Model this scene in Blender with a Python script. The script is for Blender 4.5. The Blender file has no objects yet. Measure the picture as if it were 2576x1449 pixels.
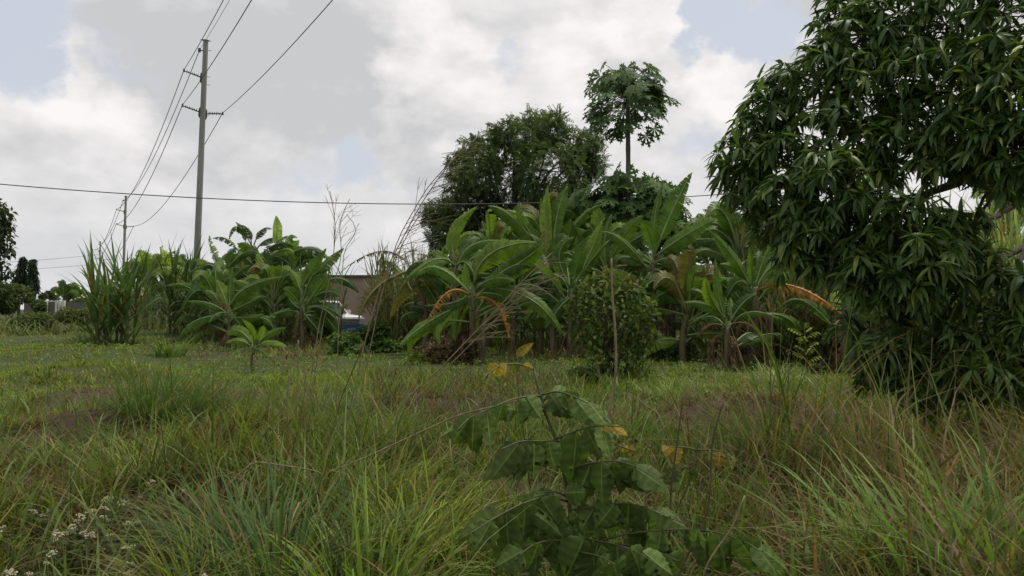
import bpy, math, random
import numpy as np
from mathutils import Vector, Matrix, Euler

rs = np.random.RandomState(11)
random.seed(5)
sc = bpy.context.scene
COL = sc.collection

# ------------------------------------------------------------------ camera
CAM = np.array([0.0, 0.0, 1.7])
FPX = 804.0                      # focal length in pixels of a 1024 px wide picture
PITCH = math.radians(1.43)
cam_d = bpy.data.cameras.new('camera')
cam_d.sensor_width = 36.0
cam_d.lens = 36.0 * FPX / 1024.0
cam_d.clip_start = 0.05
cam_d.clip_end = 3000.0
cam = bpy.data.objects.new('camera', cam_d)
cam.location = CAM
cam.rotation_euler = (math.pi / 2 + PITCH, 0, 0)
COL.objects.link(cam)
sc.camera = cam

# ------------------------------------------------------------------ light, sky, exposure
SUN_EL, SUN_AZ = math.radians(70), math.radians(72)      # azimuth clockwise from +Y: ahead and to the right
sun_d = bpy.data.lights.new('sun', 'SUN')
sun_d.energy = 1.5
sun_d.angle = math.radians(11)
sun_d.color = (1.0, 0.93, 0.82)
sun = bpy.data.objects.new('sun', sun_d)
sdir = Vector((math.sin(SUN_AZ) * math.cos(SUN_EL), math.cos(SUN_AZ) * math.cos(SUN_EL), math.sin(SUN_EL)))
sun.rotation_euler = (-sdir).to_track_quat('-Z', 'Y').to_euler()
COL.objects.link(sun)

vs = sc.view_settings
vs.view_transform = 'Standard'
vs.look = 'None'
vs.gamma = 1.0
vs.exposure = 0.85
vs.use_curve_mapping = False
sc.cycles.max_bounces = 6
sc.cycles.transparent_max_bounces = 8
sc.cycles.use_denoising = True


def pixdir(dx, dy):
    """unit direction of the point (dx, dy) of the photograph (2576 x 1449)"""
    u = (dx - 1288.0) / 2.515625 / FPX
    v = (724.5 - dy) / 2.515625 / FPX
    d = np.array([u, math.cos(PITCH) - v * math.sin(PITCH), math.sin(PITCH) + v * math.cos(PITCH)])
    return d / np.linalg.norm(d)


def P(dx, dy, Y):
    """world point seen at (dx, dy) that stands Y metres ahead"""
    d = pixdir(dx, dy)
    return CAM + d * (Y / d[1])


def dist_px(px, Y):
    """length in metres of px photograph units at Y metres"""
    return px / 2.515625 / FPX * Y


class NT:
    """small helper that wires shader nodes"""
    def __init__(self, tree):
        self.t = tree
        tree.nodes.clear()

    def n(self, kind, **kw):
        x = self.t.nodes.new(kind)
        for k, v in kw.items():
            setattr(x, k, v)
        return x

    def inp(self, node, key, val):
        s = node.inputs[key]
        if hasattr(val, 'is_linked'):
            self.t.links.new(val, s)
        else:
            s.default_value = val

    def math(self, op, a, b=None, c=None, clamp=False):
        x = self.n('ShaderNodeMath', operation=op, use_clamp=clamp)
        self.inp(x, 0, a)
        if b is not None:
            self.inp(x, 1, b)
        if c is not None:
            self.inp(x, 2, c)
        return x.outputs[0]

    def vmath(self, op, a, b=None):
        x = self.n('ShaderNodeVectorMath', operation=op)
        self.inp(x, 0, a)
        if b is not None:
            self.inp(x, 1, b)
        return x.outputs['Value'] if op in ('DOT_PRODUCT', 'LENGTH') else x.outputs[0]

    def ramp(self, f, lo, hi, a=0.0, b=1.0):
        x = self.n('ShaderNodeMapRange', interpolation_type='SMOOTHSTEP')
        self.inp(x, 0, f); self.inp(x, 1, lo); self.inp(x, 2, hi); self.inp(x, 3, a); self.inp(x, 4, b)
        return x.outputs[0]

    def mix(self, f, a, b, blend='MIX'):
        x = self.n('ShaderNodeMix', data_type='RGBA', blend_type=blend)
        self.inp(x, 0, f)
        for k, v in ((6, a), (7, b)):
            if not hasattr(v, 'is_linked') and len(v) == 3:
                v = (*v, 1.0)
            self.inp(x, k, v)
        return x.outputs[2]

    def noise(self, vec, scale, detail=4.0, rough=0.5, dist=0.0):
        x = self.n('ShaderNodeTexNoise')
        if vec is not None:
            self.inp(x, 'Vector', vec)
        self.inp(x, 'Scale', scale); self.inp(x, 'Detail', detail); self.inp(x, 'Roughness', rough); self.inp(x, 'Distortion', dist)
        return x.outputs[0]


world = bpy.data.worlds.new('World')
sc.world = world
world.use_nodes = True
w = NT(world.node_tree)
sky = w.n('ShaderNodeTexSky', sky_type='NISHITA')
sky.sun_disc = False
sky.sun_elevation = SUN_EL
sky.sun_rotation = SUN_AZ
sky.air_density = 1.0
sky.dust_density = 3.0
tc = w.n('ShaderNodeTexCoord')
D = tc.outputs['Generated']
# the cloud deck: noise over the directions of the sky, flattened towards the horizon
sep = w.n('ShaderNodeSeparateXYZ'); w.inp(sep, 0, D)
comb = w.n('ShaderNodeCombineXYZ')
w.inp(comb, 0, sep.outputs[0]); w.inp(comb, 1, sep.outputs[1]); w.inp(comb, 2, w.math('MULTIPLY', sep.outputs[2], 1.5))
DV = comb.outputs[0]
SV = w.vmath('ADD', DV, tuple(x * 0.035 for x in (0.55, 0.0, 0.84)))


def cloud_field(vec):
    return w.noise(vec, 3.6, 10.0, 0.55, 0.15)


f0 = cloud_field(DV)
f1 = cloud_field(SV)
big = w.noise(DV, 1.7, 3.0, 0.5)
wn = w.n('ShaderNodeTexNoise'); w.inp(wn, 'Vector', DV); w.inp(wn, 'Scale', 5.0); w.inp(wn, 'Detail', 7.0); w.inp(wn, 'Roughness', 0.6)
DW = w.vmath('NORMALIZE', w.vmath('ADD', D, w.vmath('MULTIPLY', w.vmath('SUBTRACT', wn.outputs['Color'], (0.5, 0.5, 0.5)), (0.30, 0.30, 0.30))))


def spots(lst):
    """patches of the sky round given directions, their edges frayed by the noise"""
    acc = None
    for (px, py, r, amp) in lst:
        d = pixdir(px, py)
        cosr = math.cos(r / 2.515625 / FPX)
        q = w.math('MULTIPLY', w.ramp(w.vmath('DOT_PRODUCT', DW, tuple(d)), cosr, 1.0), amp)
        acc = q if acc is None else w.math('ADD', acc, q)
    return acc


gaps = spots([(20, 150, 190, 0.22), (1240, 140, 150, 0.20), (1350, 230, 120, 0.17), (1870, 60, 210, 0.30), (1600, -10, 130, 0.22), (1700, 190, 100, 0.16),
              (830, 430, 190, 0.20), (1000, 405, 150, 0.16), (1720, 420, 130, 0.18), (400, 290, 130, 0.10), (1560, 110, 190, -0.14), (700, 250, 450, -0.10),
              (130, 380, 260, -0.14), (1840, 290, 180, -0.14), (1080, 200, 180, -0.10)])
dens = w.math('SUBTRACT', w.math('ADD', f0, w.math('MULTIPLY', w.math('SUBTRACT', big, 0.5), 0.25)), gaps)
mask = w.ramp(dens, 0.27, 0.42)
# sunward rims of the clouds are brighter, thick middles greyer
rim = w.math('MULTIPLY', w.math('SUBTRACT', f0, f1), 4.0)
tops = spots([(1660, 90, 150, 0.42), (1060, 170, 170, 0.40), (1870, 240, 150, 0.42), (190, 290, 190, 0.36), (700, 460, 130, 0.30), (1240, 290, 150, 0.30), (1000, 60, 160, 0.25), (250, 60, 220, 0.20), (1780, 330, 130, 0.25), (1480, 200, 160, 0.3), (900, 500, 160, 0.2)])
thick = spots([(640, 230, 360, 0.45), (1000, 290, 220, 0.25), (330, 190, 200, 0.2), (1600, 200, 120, 0.12)])
lit = w.math('ADD', w.math('SUBTRACT', w.math('ADD', 0.40, tops), thick), rim, clamp=True)
ccol = w.mix(lit, (0.505, 0.51, 0.52), (0.83, 0.80, 0.79))
hz = w.ramp(sep.outputs[2], 0.0, 0.22, 1.0, 0.0)
nish = w.mix(1.0, sky.outputs[0], (0.09, 0.09, 0.09), 'MULTIPLY')
clear = w.mix(0.80, nish, (0.585, 0.62, 0.685))
both = w.mix(mask, clear, ccol)
both = w.mix(w.math('MULTIPLY', hz, 0.62), both, (0.585, 0.595, 0.615))
bg = w.n('ShaderNodeBackground')
w.inp(bg, 0, both); w.inp(bg, 1, 0.65)
out = w.n('ShaderNodeOutputWorld')
w.t.links.new(bg.outputs[0], out.inputs[0])


# ------------------------------------------------------------------ materials
def new_mat(name):
    m = bpy.data.materials.new(name)
    m.use_nodes = True
    return m, NT(m.node_tree)


def leaf_mat(name, base, rough=0.45, trans=0.25, var=0.35, scale=6.0, spec=0.5, tcol=None, bump=0.0):
    """a leaf: its own green times the tint stored with the leaf, some light passing through"""
    m, t = new_mat(name)
    at = t.n('ShaderNodeAttribute', attribute_name='tint')
    geo = t.n('ShaderNodeNewGeometry')
    co = t.n('ShaderNodeTexCoord')
    nz = t.noise(co.outputs['Object'], scale, 3.0, 0.6)
    c = t.mix(1.0, at.outputs['Color'], (*base, 1), 'MULTIPLY')
    val = t.ramp(nz, 0.3, 0.7, 1 - var, 1 + var)
    oi = t.n('ShaderNodeObjectInfo')
    val = t.math('MULTIPLY', val, t.math('ADD', 0.88, t.math('MULTIPLY', oi.outputs['Random'], 0.24)))
    hs = t.n('ShaderNodeHueSaturation')
    t.inp(hs, 'Value', val); t.inp(hs, 'Color', c)
    p = t.n('ShaderNodeBsdfPrincipled')
    t.inp(p, 'Base Color', hs.outputs[0]); t.inp(p, 'Roughness', rough); t.inp(p, 'Specular IOR Level', spec)
    tr = t.n('ShaderNodeBsdfTranslucent')
    t.inp(tr, 0, t.mix(1.0, hs.outputs[0], tcol or (1.5, 1.6, 0.7), 'MULTIPLY'))
    mx = t.n('ShaderNodeMixShader')
    t.inp(mx, 0, trans)
    t.t.links.new(p.outputs[0], mx.inputs[1]); t.t.links.new(tr.outputs[0], mx.inputs[2])
    if bump:
        b = t.n('ShaderNodeBump')
        t.inp(b, 'Strength', bump); t.inp(b, 'Distance', 0.01); t.inp(b, 'Height', t.noise(co.outputs['Object'], scale * 6, 3, 0.6))
        t.t.links.new(b.outputs[0], p.inputs['Normal'])
    o = t.n('ShaderNodeOutputMaterial')
    t.t.links.new(mx.outputs[0], o.inputs[0])
    return m


def solid_mat(name, a, b=None, rough=0.8, scale=5.0, stretch=(1, 1, 1), bump=0.0, metal=0.0, spec=0.4, detail=5.0):
    m, t = new_mat(name)
    co = t.n('ShaderNodeTexCoord')
    mp = t.n('ShaderNodeMapping')
    t.inp(mp, 'Vector', co.outputs['Object']); t.inp(mp, 'Scale', stretch)
    nz = t.noise(mp.outputs[0], scale, detail, 0.62)
    c = t.mix(t.ramp(nz, 0.3, 0.7), a, b or tuple(x * 0.7 for x in a))
    p = t.n('ShaderNodeBsdfPrincipled')
    t.inp(p, 'Base Color', c); t.inp(p, 'Roughness', rough); t.inp(p, 'Metallic', metal); t.inp(p, 'Specular IOR Level', spec)
    if bump:
        bn = t.n('ShaderNodeBump')
        t.inp(bn, 'Strength', bump); t.inp(bn, 'Distance', 0.02); t.inp(bn, 'Height', nz)
        t.t.links.new(bn.outputs[0], p.inputs['Normal'])
    o = t.n('ShaderNodeOutputMaterial')
    t.t.links.new(p.outputs[0], o.inputs[0])
    return m


M_BAN = leaf_mat('banana_leaf', (1, 1, 1), 0.45, 0.42, 0.25, 2.5, 0.20)
M_RIB = leaf_mat('banana_midrib', (1, 1, 1), 0.45, 0.05, 0.2, 3.0)
M_STEM = solid_mat('banana_stem', (0.12, 0.11, 0.05), (0.075, 0.045, 0.03), 0.7, 7.0, (1, 1, 0.25), 0.5)
M_DEAD = leaf_mat('dead_leaf', (1, 1, 1), 0.8, 0.15, 0.4, 6.0, 0.2, (1.2, 1.1, 0.8))
M_MANGO = leaf_mat('mango_leaf', (1, 1, 1), 0.42, 0.30, 0.25, 5.0, 0.32)
M_FINE = leaf_mat('fine_leaf', (1, 1, 1), 0.6, 0.28, 0.25, 4.0, 0.15)
M_GRASS = leaf_mat('grass_blade', (1, 1, 1), 0.6, 0.32, 0.18, 1.5, 0.18)
M_REED = leaf_mat('reed_blade', (1, 1, 1), 0.55, 0.30, 0.2, 1.5, 0.18)
M_SHRUB = leaf_mat('shrub_leaflet', (1, 1, 1), 0.58, 0.34, 0.28, 9.0, 0.25, None, 0.35)
M_BARK = solid_mat('bark', (0.075, 0.06, 0.045), (0.035, 0.028, 0.022), 0.9, 14.0, (1, 1, 0.3), 0.6)
M_PBARK = solid_mat('papaya_bark', (0.12, 0.10, 0.08), (0.065, 0.054, 0.043), 0.9, 9.0, (1, 1, 2.5), 0.6)
M_TWIG = solid_mat('dry_stalk', (0.26, 0.20, 0.12), (0.15, 0.11, 0.07), 0.8, 8.0)
M_STALKD = solid_mat('brown_twig', (0.11, 0.075, 0.045), (0.06, 0.04, 0.028), 0.85, 10.0)
M_GSTEM = solid_mat('green_stem', (0.07, 0.09, 0.03), (0.09, 0.07, 0.035), 0.6, 8.0)
M_PETAL = solid_mat('cream_petal', (0.50, 0.47, 0.32), (0.30, 0.29, 0.17), 0.8, 60.0)
M_POLE = solid_mat('pole_concrete', (0.25, 0.255, 0.23), (0.18, 0.185, 0.165), 0.85, 3.0, (1, 1, 0.15), 0.2)
M_INS = solid_mat('insulator', (0.075, 0.075, 0.075), (0.05, 0.05, 0.05), 0.5, 3.0)
M_WIRE = solid_mat('wire', (0.06, 0.06, 0.062), (0.05, 0.05, 0.05), 0.6, 1.0)
M_PLAST = solid_mat('wall_plaster', (0.34, 0.255, 0.205), (0.28, 0.215, 0.172), 0.9, 1.2, (1, 1, 0.5), 0.1)
M_ROOFD = solid_mat('dark_roof_sheet', (0.06, 0.055, 0.052), (0.045, 0.04, 0.04), 0.7, 2.0)
M_GREYW = solid_mat('grey_block_wall', (0.16, 0.14, 0.12), (0.11, 0.10, 0.085), 0.9, 1.5)
M_WHITE = solid_mat('white_paint', (0.62, 0.62, 0.60), (0.5, 0.5, 0.48), 0.7, 2.0)
M_PINK = solid_mat('pink_roof_sheet', (0.30, 0.15, 0.13), (0.24, 0.12, 0.11), 0.7, 2.0)
M_CREAM = solid_mat('cream_wall', (0.38, 0.32, 0.25), (0.30, 0.26, 0.20), 0.9, 1.5)
M_GLASS = solid_mat('window_glass', (0.02, 0.024, 0.028), (0.03, 0.034, 0.04), 0.08, 1.0)
M_CARW = solid_mat('white_car_paint', (0.74, 0.74, 0.74), (0.66, 0.66, 0.65), 0.28, 2.0, spec=0.6)
M_CARB = solid_mat('blue_car_paint', (0.013, 0.055, 0.155), (0.011, 0.045, 0.12), 0.32, 2.0, spec=0.6)
M_BLACK = solid_mat('black_plastic', (0.018, 0.018, 0.019), (0.03, 0.03, 0.03), 0.6, 4.0)
M_CHROME = solid_mat('headlight', (0.5, 0.52, 0.54), (0.4, 0.42, 0.44), 0.12, 6.0, metal=0.6)
M_STONE = solid_mat('sand_heap', (0.36, 0.26, 0.19), (0.27, 0.19, 0.14), 0.95, 12.0, bump=0.5)

# ground: soil, leaf litter and moss; the grass itself is geometry
m, t = new_mat('soil')
co = t.n('ShaderNodeTexCoord')
n1 = t.noise(co.outputs['Object'], 0.35, 5, 0.6)
n2 = t.noise(co.outputs['Object'], 6.0, 6, 0.7)
n3 = t.noise(co.outputs['Object'], 45.0, 4, 0.7)
c = t.mix(t.ramp(n1, 0.35, 0.65), (0.060, 0.078, 0.026), (0.062, 0.098, 0.026))
c = t.mix(t.ramp(n2, 0.45, 0.75, 0.0, 0.8), c, (0.075, 0.060, 0.034))
at = t.n('ShaderNodeAttribute', attribute_name='tint')
c = t.mix(at.outputs['Fac'], c, t.mix(t.ramp(n2, 0.3, 0.7), (0.120, 0.086, 0.050), (0.072, 0.050, 0.032)))
c = t.mix(t.ramp(n3, 0.3, 0.75, 0.0, 0.6), c, (0.024, 0.02, 0.013))
p = t.n('ShaderNodeBsdfPrincipled'); t.inp(p, 'Base Color', c); t.inp(p, 'Roughness', 0.95); t.inp(p, 'Specular IOR Level', 0.15)
b = t.n('ShaderNodeBump'); t.inp(b, 'Strength', 0.7); t.inp(b, 'Distance', 0.05); t.inp(b, 'Height', t.math('ADD', n2, t.math('MULTIPLY', n3, 0.4)))
t.t.links.new(b.outputs[0], p.inputs['Normal'])
o = t.n('ShaderNodeOutputMaterial'); t.t.links.new(p.outputs[0], o.inputs[0])
M_SOIL = m


# ------------------------------------------------------------------ mesh helpers
def make_mesh(name, V, Q=None, T=None, mats=(), tint=None, midx=None, smooth=True):
    V = np.asarray(V, dtype=np.float32).reshape(-1, 3)
    Q = np.zeros((0, 4), np.int32) if Q is None or len(Q) == 0 else np.asarray(Q, np.int32)
    T = np.zeros((0, 3), np.int32) if T is None or len(T) == 0 else np.asarray(T, np.int32)
    me = bpy.data.meshes.new(name)
    nl = Q.size + T.size
    me.vertices.add(len(V)); me.vertices.foreach_set('co', V.ravel())
    me.loops.add(nl)
    me.loops.foreach_set('vertex_index', np.concatenate([Q.ravel(), T.ravel()]).astype(np.int32))
    npo = len(Q) + len(T)
    me.polygons.add(npo)
    st = np.concatenate([np.arange(len(Q)) * 4, len(Q) * 4 + np.arange(len(T)) * 3]).astype(np.int32)
    me.polygons.foreach_set('loop_start', st)
    if midx is not None:
        me.polygons.foreach_set('material_index', np.asarray(midx, np.int32))
    me.polygons.foreach_set('use_smooth', np.full(npo, bool(smooth)))
    for mm in mats:
        me.materials.append(mm)
    if tint is not None:
        tint = np.asarray(tint, np.float32)
        if tint.ndim == 1:
            tint = np.tile(tint, (len(V), 1))
        a = me.attributes.new('tint', 'FLOAT_COLOR', 'POINT')
        a.data.foreach_set('color', np.concatenate([tint, np.ones((len(V), 1), np.float32)], 1).ravel())
    me.update(calc_edges=True)
    return me


class MB:
    """collects pieces of one mesh: quads, tris, a tint per vertex and a material index per face"""
    def __init__(self):
        self.V, self.Q, self.T, self.C, self.mq, self.mt, self.n = [], [], [], [], [], [], 0

    def add(self, V, Q=(), T=(), tint=(1, 1, 1), mi=0):
        V = np.asarray(V, float).reshape(-1, 3)
        tint = np.asarray(tint, float)
        self.V.append(V)
        self.C.append(np.tile(tint, (len(V), 1)) if tint.ndim == 1 else tint)
        if len(Q):
            self.Q.append(np.asarray(Q, int) + self.n); self.mq += [mi] * len(Q)
        if len(T):
            self.T.append(np.asarray(T, int) + self.n); self.mt += [mi] * len(T)
        self.n += len(V)

    def tube(self, pts, radii, sides=6, tint=(1, 1, 1), mi=0, cap=True):
        V, Q, T = tube(pts, radii, sides, cap)
        self.add(V, Q, T, tint, mi)

    def box(self, a, b, tint=(1, 1, 1), mi=0):
        x0, y0, z0 = a; x1, y1, z1 = b
        V = [(x0, y0, z0), (x1, y0, z0), (x1, y1, z0), (x0, y1, z0), (x0, y0, z1), (x1, y0, z1), (x1, y1, z1), (x0, y1, z1)]
        self.add(V, [(0, 3, 2, 1), (4, 5, 6, 7), (0, 1, 5, 4), (1, 2, 6, 5), (2, 3, 7, 6), (3, 0, 4, 7)], (), tint, mi)

    def prism(self, poly, y0, y1, tint=(1, 1, 1), mi=0, inset=0.0):
        """a side outline (x, z) given thickness along y"""
        n = len(poly)
        V = [(x, y0, z) for x, z in poly] + [(x, y1, z) for x, z in poly]
        Q = [(i, (i + 1) % n, n + (i + 1) % n, n + i) for i in range(n)]
        T = [(0, i + 1, i) for i in range(1, n - 1)] + [(n, n + i, n + i + 1) for i in range(1, n - 1)]
        self.add(V, Q, T, tint, mi)

    def mesh(self, name, mats, smooth=True):
        V = np.concatenate(self.V); C = np.concatenate(self.C)
        Q = np.concatenate(self.Q) if self.Q else None
        T = np.concatenate(self.T) if self.T else None
        return make_mesh(name, V, Q, T, mats, C, self.mq + self.mt, smooth)


def tube(pts, radii, sides=6, cap=True):
    pts = np.asarray(pts, float); n = len(pts)
    radii = np.full(n, radii, float) if np.ndim(radii) == 0 else np.asarray(radii, float)
    tan = np.gradient(pts, axis=0)
    tan /= np.linalg.norm(tan, axis=1)[:, None] + 1e-12
    ref = np.array([0, 0, 1.0]) if abs(tan[:, 2]).mean() < 0.8 else np.array([1.0, 0, 0])
    a = np.cross(tan, ref); a /= np.linalg.norm(a, axis=1)[:, None] + 1e-12
    bb = np.cross(tan, a)
    ang = np.arange(sides) / sides * 2 * math.pi
    V = pts[:, None, :] + radii[:, None, None] * (np.cos(ang)[None, :, None] * a[:, None, :] + np.sin(ang)[None, :, None] * bb[:, None, :])
    V = V.reshape(-1, 3)
    i = np.arange(n - 1)[:, None] * sides; j = np.arange(sides)[None, :]; j2 = (j + 1) % sides
    Q = np.stack([i + j, i + j2, i + sides + j2, i + sides + j], -1).reshape(-1, 4)
    T = []
    if cap:
        for k in range(1, sides - 1):
            T.append((0, k + 1, k)); o_ = (n - 1) * sides; T.append((o_, o_ + k, o_ + k + 1))
    return V, Q, np.array(T, int).reshape(-1, 3)


def link(name, data, parent=None, loc=None):
    o = bpy.data.objects.new(name, data)
    COL.objects.link(o)
    if parent is not None:
        o.parent = parent
    if loc is not None:
        o.location = loc
    return o


def tag(o, label=None, cat=None, group=None, kind=None):
    if label: o['label'] = label
    if cat: o['category'] = cat
    if group: o['group'] = group
    if kind: o['kind'] = kind
    return o


def thing(name, label, cat, loc=(0, 0, 0), rz=0.0, group=None):
    o = bpy.data.objects.new(name, None)
    o.empty_display_size = 0.2
    COL.objects.link(o)
    o.location = loc
    o.rotation_euler = (0, 0, rz)
    return tag(o, label, cat, group)


def nrm(v):
    v = np.asarray(v, float)
    return v / (np.linalg.norm(v, axis=-1, keepdims=True) + 1e-12)


def bez(b, m, t, n):
    """curve that starts at b, passes m half way and ends at t"""
    b, m, t = (np.asarray(x, float) for x in (b, m, t))
    c_ = 2 * m - 0.5 * (b + t)
    s = np.linspace(0, 1, n)[:, None]
    return (1 - s) ** 2 * b + 2 * s * (1 - s) * c_ + s * s * t


def vnoise(x, y, seed=0):
    """smooth value noise, 0..1"""
    xi, yi = np.floor(x).astype(int), np.floor(y).astype(int)
    fx, fy = x - xi, y - yi
    fx = fx * fx * (3 - 2 * fx); fy = fy * fy * (3 - 2 * fy)
    def h(a, b_):
        v = np.sin(a * 127.1 + b_ * 311.7 + seed * 74.7) * 43758.5453
        return v - np.floor(v)
    return (h(xi, yi) * (1 - fx) + h(xi + 1, yi) * fx) * (1 - fy) + (h(xi, yi + 1) * (1 - fx) + h(xi + 1, yi + 1) * fx) * fy


# ------------------------------------------------------------------ ground
MOUNDS = [(-5.5, 10.6, 1.3, 0.8, 0.34), (-4.4, 13.5, 1.6, 0.8, 0.22), (3.3, 11.2, 1.5, 0.7, 0.42), (-2.4, 5.9, 1.1, 0.8, 0.16), (-3.3, 8.6, 1.3, 0.8, 0.12)]


PATCH = [(3.25, 10.7, 1.3, 1.0, 1.3), (-5.1, 9.7, 0.9, 0.9, 0.9), (-7.0, 13.6, 0.6, 1.2, 0.9), (-2.5, 6.2, 0.55, 0.6, 0.8), (-1.6, 4.7, 0.5, 0.4, 0.8), (-2.4, 4.8, 0.4, 0.4, 0.7), (3.6, 6.2, 0.4, 0.4, 0.5),
         (0.5, 6.9, 0.9, 0.7, 0.75), (-1.0, 12.6, 1.2, 1.6, 0.6), (2.3, 5.2, 0.4, 0.35, 0.5), (-4.2, 7.2, 0.5, 0.5, 0.7), (1.6, 9.0, 0.6, 0.6, 0.5), (-0.7, 8.6, 0.5, 0.5, 0.6)]


LUMPS = [(-7.5, 14.0, 1.6, 0.9, 0.30), (-3.0, 9.6, 1.1, 0.7, 0.26), (-1.0, 8.0, 1.0, 0.6, 0.18), (1.3, 9.2, 1.1, 0.7, 0.20), (-9.5, 18.5, 2.2, 1.4, 0.36), (-5.6, 16.5, 1.6, 1.0, 0.24), (-0.5, 13.5, 1.5, 0.8, 0.2), (-4.6, 7.2, 0.9, 0.6, 0.2), (5.2, 9.3, 1.2, 0.9, 0.25), (2.2, 7.0, 0.9, 0.6, 0.16), (-14.0, 26.0, 4.0, 3.0, 0.4), (-17.0, 38.0, 8.0, 5.0, 0.6)]


def gz(x, y):
    x = np.asarray(x, float); y = np.asarray(y, float)
    z = 0.10 * (vnoise(x * 0.35, y * 0.35, 1) - 0.5) + 0.05 * (vnoise(x * 1.1, y * 1.1, 2) - 0.5)
    for mx, my, ra, rb, h in MOUNDS + LUMPS:
        z = z + h * np.exp(-((x - mx) / ra) ** 2 - ((y - my) / rb) ** 2)
    return z


def bare(x, y):
    """1 on the bare dry mounds"""
    v = np.zeros_like(np.asarray(x, float))
    for i, (mx, my, ra, rb, h) in enumerate(MOUNDS):
        a = (1.0, 0.7, 1.0, 0.6, 0.4)[i]
        v = np.maximum(v, a * np.exp(-(((x - mx) / (ra * 0.8)) ** 2 + ((y - my) / (rb * 0.8)) ** 2)))
    for mx, my, ra, rb, a in PATCH:
        v = np.maximum(v, 1.25 * a * np.exp(-((x - mx) / (1.12 * ra)) ** 2 - ((y - my) / (1.12 * rb)) ** 2))
    v = v + 0.5 * (vnoise(x * 1.5, y * 1.5, 9) - 0.55)
    return np.clip(v * 1.5, 0, 1)


def gpt(dx, dy):
    """ground point seen at (dx, dy)"""
    d = pixdir(dx, dy)
    p_ = CAM + d * (-CAM[2] / min(d[2], -1e-4))
    for _ in range(4):
        p_ = CAM + d * ((float(gz(p_[0], p_[1])) - CAM[2]) / min(d[2], -1e-4))
    return p_


nx, ny = 260, 300
u = np.linspace(-1, 1, nx); v = np.linspace(0, 1, ny)
X = np.sign(u) * (np.abs(u) * 22 + np.abs(u) ** 5 * 600)
Y = -25 + v * 75 + v ** 6 * 900
XX, YY = np.meshgrid(X, Y)
ZZ = gz(XX, YY)
V = np.stack([XX, YY, ZZ], -1).reshape(-1, 3)
ii = np.arange(ny - 1)[:, None] * nx + np.arange(nx - 1)[None, :]
Q = np.stack([ii, ii + 1, ii + nx + 1, ii + nx], -1).reshape(-1, 4)
bt = bare(XX, YY).reshape(-1, 1) * np.ones((1, 3))
ground = link('ground', make_mesh('ground', V, Q, None, [M_SOIL], bt))
tag(ground, 'grassy uneven ground with bare brown mounds', None, None, 'structure')


# ------------------------------------------------------------------ grass blades
def blades(base, az, L, W, el0, bend, nseg, face=None):
    """strips that rise at el0 from the ground and bend over; returns V (n, 2*nseg+1, 3)"""
    n = len(base)
    d = np.stack([np.cos(az), np.sin(az), np.zeros(n)], -1)
    wa = az + math.pi / 2 + (0 if face is None else face)
    wd = np.stack([np.cos(wa), np.sin(wa), np.zeros(n)], -1)
    p_ = base.copy()
    rows = []
    for k in range(nseg + 1):
        s = k / nseg
        hw = W * (0.55 + 0.9 * s * (1 - s) * 1.6) * (1 - s ** 2.2) * 0.5
        if k < nseg:
            rows += [p_ - wd * hw[:, None], p_ + wd * hw[:, None]]
        else:
            rows += [p_]
        th = el0 - bend * ((k + 0.5) / nseg) ** 1.4
        p_ = p_ + (L / nseg)[:, None] * (np.cos(th)[:, None] * d + np.sin(th)[:, None] * np.array([0, 0, 1.0]))
    return np.stack(rows, 1)


def blade_faces(n, nseg):
    m_ = 2 * nseg + 1
    o_ = np.arange(n)[:, None, None] * m_
    q = np.array([(2 * k, 2 * k + 1, 2 * k + 3, 2 * k + 2) for k in range(nseg - 1)]).reshape(1, -1, 4)
    t_ = np.array([(2 * nseg - 2, 2 * nseg - 1, 2 * nseg)]).reshape(1, -1, 3)
    return (o_ + q).reshape(-1, 4), (o_ + t_).reshape(-1, 3)


def blade_mesh(name, base, az, L, W, el0, bend, nseg, tint, mat, tipmul=(1.0, 1.0, 1.0), face=None):
    Vb = blades(base, az, L, W, el0, bend, nseg, face)
    Qb, Tb = blade_faces(len(base), nseg)
    c_ = np.repeat(tint[:, None, :], Vb.shape[1], 1)
    s = np.linspace(0, 1, Vb.shape[1])[None, :, None]
    c_ = c_ * (1 + (np.array(tipmul) - 1)[None, None, :] * s ** 2)
    return make_mesh(name, Vb.reshape(-1, 3), Qb, Tb, [mat], c_.reshape(-1, 3))


G_MID = np.array([0.108, 0.162, 0.029]); G_YEL = np.array([0.160, 0.195, 0.024]); G_DARK = np.array([0.058, 0.102, 0.027])
G_PALE = np.array([0.170, 0.225, 0.090]); STRAW = np.array([0.215, 0.160, 0.068]); BROWN = np.array([0.118, 0.072, 0.042]); OLIVE = np.array([0.115, 0.112, 0.028])


def mixc(a, b_, f):
    return a[None, :] * (1 - f[:, None]) + b_[None, :] * f[:, None]


def sample(n, d0, d1, power, margin=1.6, slope=0.72):
    """ground points between d0 and d1 ahead, thinning out with distance"""
    uu = rs.rand(n)
    q = 2 - power
    d = (d0 ** q + uu * (d1 ** q - d0 ** q)) ** (1 / q)
    x = (rs.rand(n) * 2 - 1) * (slope * d + margin)
    return x, d


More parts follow.
